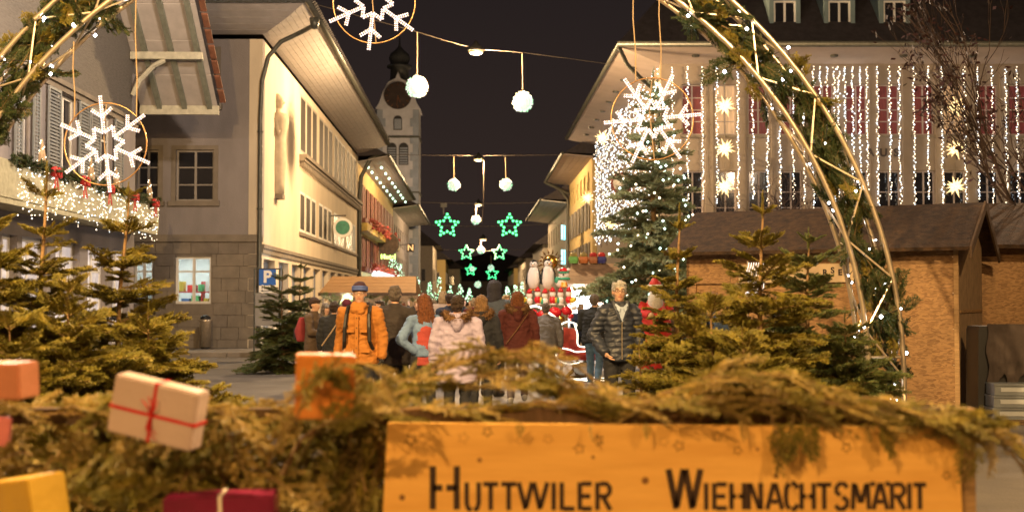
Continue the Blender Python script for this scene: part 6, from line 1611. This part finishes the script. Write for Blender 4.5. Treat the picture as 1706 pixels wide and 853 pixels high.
GL = {   # stencil strokes on a 0..1 square
 'H': [[(.1,0),(.1,1)], [(.9,0),(.9,1)], [(.1,.5),(.42,.5)], [(.55,.5),(.9,.5)]],
 'U': [[(.1,1),(.1,.25),(.2,.06),(.42,0)], [(.58,0),(.8,.06),(.9,.25),(.9,1)]],
 'T': [[(0,.94),(1,.94)], [(.5,0),(.5,.92)]],
 'W': [[(0,1),(.24,.03)], [(.26,.1),(.47,1)], [(.53,1),(.74,.03)], [(.76,.1),(1,1)]],
 'I': [[(.5,0),(.5,1)]],
 'L': [[(.12,1),(.12,0)], [(.26,.05),(1,.05)]],
 'E': [[(.12,0),(.12,1)], [(.28,.95),(.95,.95)], [(.28,.5),(.85,.5)], [(.28,.05),(.95,.05)]],
 'R': [[(.12,0),(.12,1)], [(.28,.95),(.7,.95),(.88,.82),(.88,.65),(.7,.5),(.28,.5)], [(.5,.44),(.92,0)]],
 'N': [[(.1,0),(.1,1)], [(.2,.98),(.8,.02)], [(.9,0),(.9,1)]],
 'A': [[(0,0),(.45,1)], [(.55,1),(1,0)], [(.3,.3),(.7,.3)]],
 'C': [[(.95,.8),(.75,.97),(.5,1)], [(.36,.98),(.14,.8),(.1,.5),(.14,.2),(.36,.02)], [(.5,0),(.75,.03),(.95,.2)]],
 'S': [[(.9,.82),(.7,.97),(.4,.98),(.15,.85),(.15,.65),(.42,.54)], [(.56,.48),(.88,.34),(.88,.15),(.6,.02),(.3,.02),(.08,.16)]],
 'M': [[(.06,0),(.12,1)], [(.2,.95),(.47,.25)], [(.53,.25),(.8,.95)], [(.88,1),(.94,0)]],
}
def glyph(par, ch, x0, x1, y0, y1, wd):
    """x0..x1, y0 (top) .. y1 (bottom) in photograph pixels, laid on the board face"""
    m = MB(); base = 'A' if ch == 'Ä' else ch
    a = W_(x0, y1); b = W_(x1, y0); w_, h_ = b.x-a.x, b.y-a.y; t = wd*BY/F/2
    for st in GL[base]:
        pts = [Vector((a.x+u*w_, 0, a.y+v*h_)) for u, v in st]
        L_, R_ = [], []
        for i, p in enumerate(pts):
            d = (pts[min(i+1, len(pts)-1)]-pts[max(i-1, 0)]).normalized(); n = Vector((-d.z, 0, d.x))
            L_.append(p+n*t); R_.append(p-n*t)
        for i in range(len(pts)-1): m.prism([L_[i], R_[i], R_[i+1], L_[i+1]], (0, .002, 0))
    if ch == 'Ä':
        for u in (-.02, 1.02): c = Vector((a.x+u*w_, 0, a.y+h_*.97)); m.obox(c+Vector((0, .001, 0)), (t*2, .002, t*2))
    o = m.build('letter', m_burn, par); o.location = (0, -.0295, 0)
word = [('H', 716, 766, 776, 848, 10.5)]
for ch, a, b in (('U',775,800),('T',805,830),('T',835,860),('W',864,912),('I',917,928),('L',933,957),('E',963,987),('R',992,1019)): word.append((ch, a, b, 803, 849, 7.8))
word += [('W', 1114, 1167, 781, 849, 10.5), ('I', 1171, 1182, 804, 849, 7.6)]
for ch, a, b in (('E',1187,1212),('H',1216,1242),('N',1245,1270),('A',1278,1303),('C',1307,1330),('H',1333,1358),('T',1361,1385),('S',1390,1414),('M',1419,1449),('Ä',1455,1478),('R',1483,1509),('I',1510,1520),('T',1522,1543)): word.append((ch, a, b, 804, 848, 7.6))
for wd_ in word: glyph(sg, *wd_)
for (px, py, r) in ((685,732,11),(772,729,10),(812,719,9),(866,733,8),(913,731,9),(965,747,10),(997,733,10),(1106,735,9),(1131,742,10),(1195,726,10),(1229,750,8),(1343,731,9),(1396,722,9),(1410,745,9),(1488,733,8),(1558,738,19),(1577,791,8)):
    c = W_(px, py); rr_ = r*BY/F; m = MB(); rot = R.uniform(0, 1.2); v = []
    for k in range(10):
        a = PI/2+k*PI/5+rot; q_ = rr_ if k % 2 == 0 else rr_*.5; v.append(Vector((c.x+q_*math.cos(a), -.0292, c.y+q_*math.sin(a))))
    m.tube(v, .0016 if px not in (772, 866, 913, 1106, 1558) else .0008, 4, closed=True); m.build('star_print', mat('burnt_star_line', (.20, .10, .04), .6, .1) if px in (772, 866, 913, 965, 1106, 1195, 1343, 1488, 1558) else m_burn, sg)
for (px, py, r) in ((799, 766, 4), (1293, 792, 5), (1075, 800, 6), (1262, 748, 3), (988, 761, 3), (1350, 765, 3), (670, 828, 5)):
    c = W_(px, py); m = MB(Matrix.Translation((c.x, -.0284, c.y)) @ UPR); m.lathe([(r*BY/F, -.0005), (r*BY/F, .0008)], n=10); m.build('knot', mat('wood_knot', (.26, .12, .035), .6, .2), sg)
# ---- fir branches over the barrier
pile = thing('fir_branch_pile', 'thick blurred fir branches hung over the barrier on the left', 'fir branches', (0, 0, 0))
top_ = thing('fir_branch_topping', 'fir branches lying along the top of the name sign', 'fir branches', (0, 0, 0))
def put(par, px, py, Y, d, L, roll=None, ms=BRF+BRF[1::2]+BR[:2]):
    link('branch', R.choice(ms), par, mtx=dirmat(P(px, py, Y), d, R.uniform(-1, 1) if roll is None else roll, (L, L, L)))
for k in range(186):                       # hanging mass on the left
    px = R.uniform(-120, 575); py = R.uniform(675, 900); Y = R.uniform(4.55, 5.15)
    put(pile, px, py, Y, (R.uniform(-1, .3) if px > 440 else R.uniform(-1, 1), R.uniform(-.7, .1), R.uniform(-.9, .2)), R.uniform(.26, .44))
for k in range(50):                        # top edge of the left mass
    px = R.uniform(-100, 560); py = 676+10*math.sin(px*.02)+R.uniform(-8, 14)
    put(pile, px, py, R.uniform(4.5, 5.0), (R.uniform(-1, 1), R.uniform(-.6, .3), R.uniform(-.25, .08)), R.uniform(.2, .34), R.uniform(-.5, .5))
for k in range(34):
    put(pile, R.uniform(560, 632), R.uniform(690, 880), R.uniform(4.66, 5.05), (R.uniform(-.5, .12), R.uniform(-.1, .3), R.choice((-1, -1, 1))), R.uniform(.2, .3))
def along(par, pts, n, L0, L1, Y0, Y1, up_=.12, jit=8, fwd=1):
    for k in range(n):
        f = (k+R.random())/n*(len(pts)-1); i = min(int(f), len(pts)-2); a, b = Vector(pts[i]), Vector(pts[i+1]); p = a.lerp(b, f-i)
        d = (b-a).normalized(); s_ = fwd if R.random() < .8 else -fwd
        put(par, p.x+R.gauss(0, jit), p.y+R.gauss(0, jit*.7), R.uniform(Y0, Y1), (d.x*s_, R.uniform(-.35, .25), -d.y*s_+R.uniform(-.2, up_)), R.uniform(L0, L1), R.uniform(-.6, .6))
along(pile, [(455, 790), (478, 715), (520, 680), (590, 668)], 9, .16, .26, 4.35, 4.5)
along(pile, [(470, 690), (520, 640), (570, 600), (610, 610), (640, 640)], 9, .10, .18, 4.22, 4.3)
along(top_, [(560, 690), (640, 655), (720, 620), (800, 592), (870, 590), (940, 620), (1000, 655)], 28, .18, .30, 4.7, 5.1, .1, 9)
along(top_, [(600, 690), (760, 680), (900, 672), (1010, 668), (1140, 668)], 24, .16, .28, 4.6, 4.9, .0, 6)
along(top_, [(600, 668), (700, 650), (790, 632), (880, 640), (940, 655)], 16, .20, .32, 4.75, 5.1, .1, 12)
along(top_, [(1060, 672), (1200, 655), (1320, 662), (1450, 678), (1560, 695)], 60, .20, .34, 4.45, 4.85, .14, 10)
along(top_, [(1140, 655), (1180, 632), (1290, 622), (1390, 650)], 18, .16, .26, 4.5, 4.75, .12, 6)
along(top_, [(1500, 685), (1580, 700), (1640, 715), (1690, 745)], 15, .16, .28, 4.4, 4.65, -.05, 6)
for (px, py, L) in ((1286, 690, .22), (1320, 690, .18), (1336, 690, .17), (1463, 695, .15), (1450, 690, .1), (1618, 712, .2), (1640, 715, .17), (1232, 690, .1), (1075, 700, .07), (985, 700, .07), (870, 700, .06)):
    put(top_, px, py, 4.5, (R.uniform(-.3, .35), -.12, -1), L)
for k in range(44):
    put(top_, R.uniform(575, 640), R.uniform(700, 900), R.uniform(4.68, 5.0), (R.uniform(-.6, .3), R.uniform(-.1, .3), R.choice((-1, -1, .8))), R.uniform(.26, .36))
m = MB(); m.tube([P(470, 790, 4.5), P(500, 735, 4.48), P(540, 705, 4.5), P(600, 690, 4.55), P(700, 680, 4.6)], [.012, .011, .01, .008, .006], 6); m.build('bare_stem', m_bark, pile)
put(pile, 492, 700, 4.2, (.35, -.1, .8), .26); put(pile, 520, 712, 4.2, (.8, -.1, .25), .22); put(pile, 600, 660, 4.2, (-.7, 0, .45), .16); put(pile, 500, 640, 4.21, (1, 0, .35), .15)
# ---- presents
def present(px, py, Y, w_, h_, d_, rot, yaw, m_, rib, label, bow=False, ribv=True, ribh=True, xo=0):
    t = thing('present', label, 'present', P(px, py, Y), 0, 'wrapped presents on the fir branches')
    t.rotation_euler = (0.06, rot, yaw)
    b = bmesh.new(); bmesh.ops.create_cube(b, size=1); bmesh.ops.scale(b, vec=(w_, d_, h_), verts=b.verts)
    bmesh.ops.bevel(b, geom=b.edges[:], offset=.006, segments=2, affect='EDGES')
    me = bpy.data.meshes.new('wrapping'); b.to_mesh(me); b.free(); me.materials.append(m_); link('wrapping', me, t)
    f = MB(); f.prism([(w_*.30, -d_/2-.0008, -h_/2+.008), (w_*.44, -d_/2-.0008, -h_/2+.02), (w_*.46, -d_/2-.0015, h_/2-.01), (w_*.40, -d_/2-.003, h_/2-.01)], (0, .0006, 0)); f.build('paper_fold', m_, t)
    if rib:
        m = MB(); r = .006; e = .002
        if ribv: m.box(xo-r, xo+r, -d_/2-e, d_/2+e, -h_/2-e, h_/2+e)
        if ribh: m.box(-w_/2-e-.0004, w_/2+e+.0004, -d_/2-e-.0004, d_/2+e+.0004, -r-.01, r-.01)
        m.build('ribbon', rib, t)
        if bow:
            m = MB()
            for k in range(7):
                a = R.uniform(-.8, .8) + (PI/2 if k % 2 else -PI/2); L_ = R.uniform(.03, .085)
                m.tube([(xo, -d_/2-.004, -.01), (xo+math.cos(a)*L_*.5, -d_/2-.022, -.01+math.sin(a)*L_*.6), (xo+math.cos(a+.4)*L_, -d_/2-.012, -.01+math.sin(a+.2)*L_)], [.004, .003, .002], 4)
            m.build('bow', rib, t)
    return t
m_paperw = mat('pale_pink_paper', (.50, .40, .38), .28, .05, 3, .7, 9); m_papero = mat('orange_paper', (.58, .22, .045), .32, .08, 3, .7, 9)
m_paperp = mat('salmon_paper', (.48, .20, .12), .3, .08, 3, .7, 9); m_paperg = mat('gold_paper', (.52, .33, .05), .30, .1, 3, .7, 9); m_paperm = mat('magenta_paper', (.17, .008, .045), .35, .15, 3, .8, 9)
m_ribr = mat('red_ribbon', (.50, .02, .02), .4, .05); m_ribw = mat('white_ribbon', (.75, .70, .62), .4, .05)
present(264, 684, 4.3, .325, .205, .085, math.radians(11.5), -.22, m_paperw, m_ribr, 'pale present tied with thin red ribbon hanging tilted', True)
present(541, 642, 4.36, .205, .225, .10, math.radians(1), .18, m_papero, None, 'orange present half covered by fir twigs')
present(0, 633, 4.5, .25, .13, .12, math.radians(-1), -.25, m_paperp, m_ribw, 'salmon coloured present cut by the left edge', False, True, False, 0)
present(38, 835, 4.15, .26, .16, .16, math.radians(-9), -.5, m_paperg, m_ribw, 'gold present in the lower left corner', False, False, False)
present(370, 858, 4.25, .375, .155, .12, math.radians(-1.5), .05, m_paperm, m_ribw, 'magenta present with white ribbon at the lower edge', False, True, False, .005)
present(4, 718, 4.6, .06, .11, .05, .1, .2, mat('pink_paper', (.60, .20, .22), .4, .1), None, 'small pink parcel at the left edge')
bpy.data.scenes.remove(BAKE)
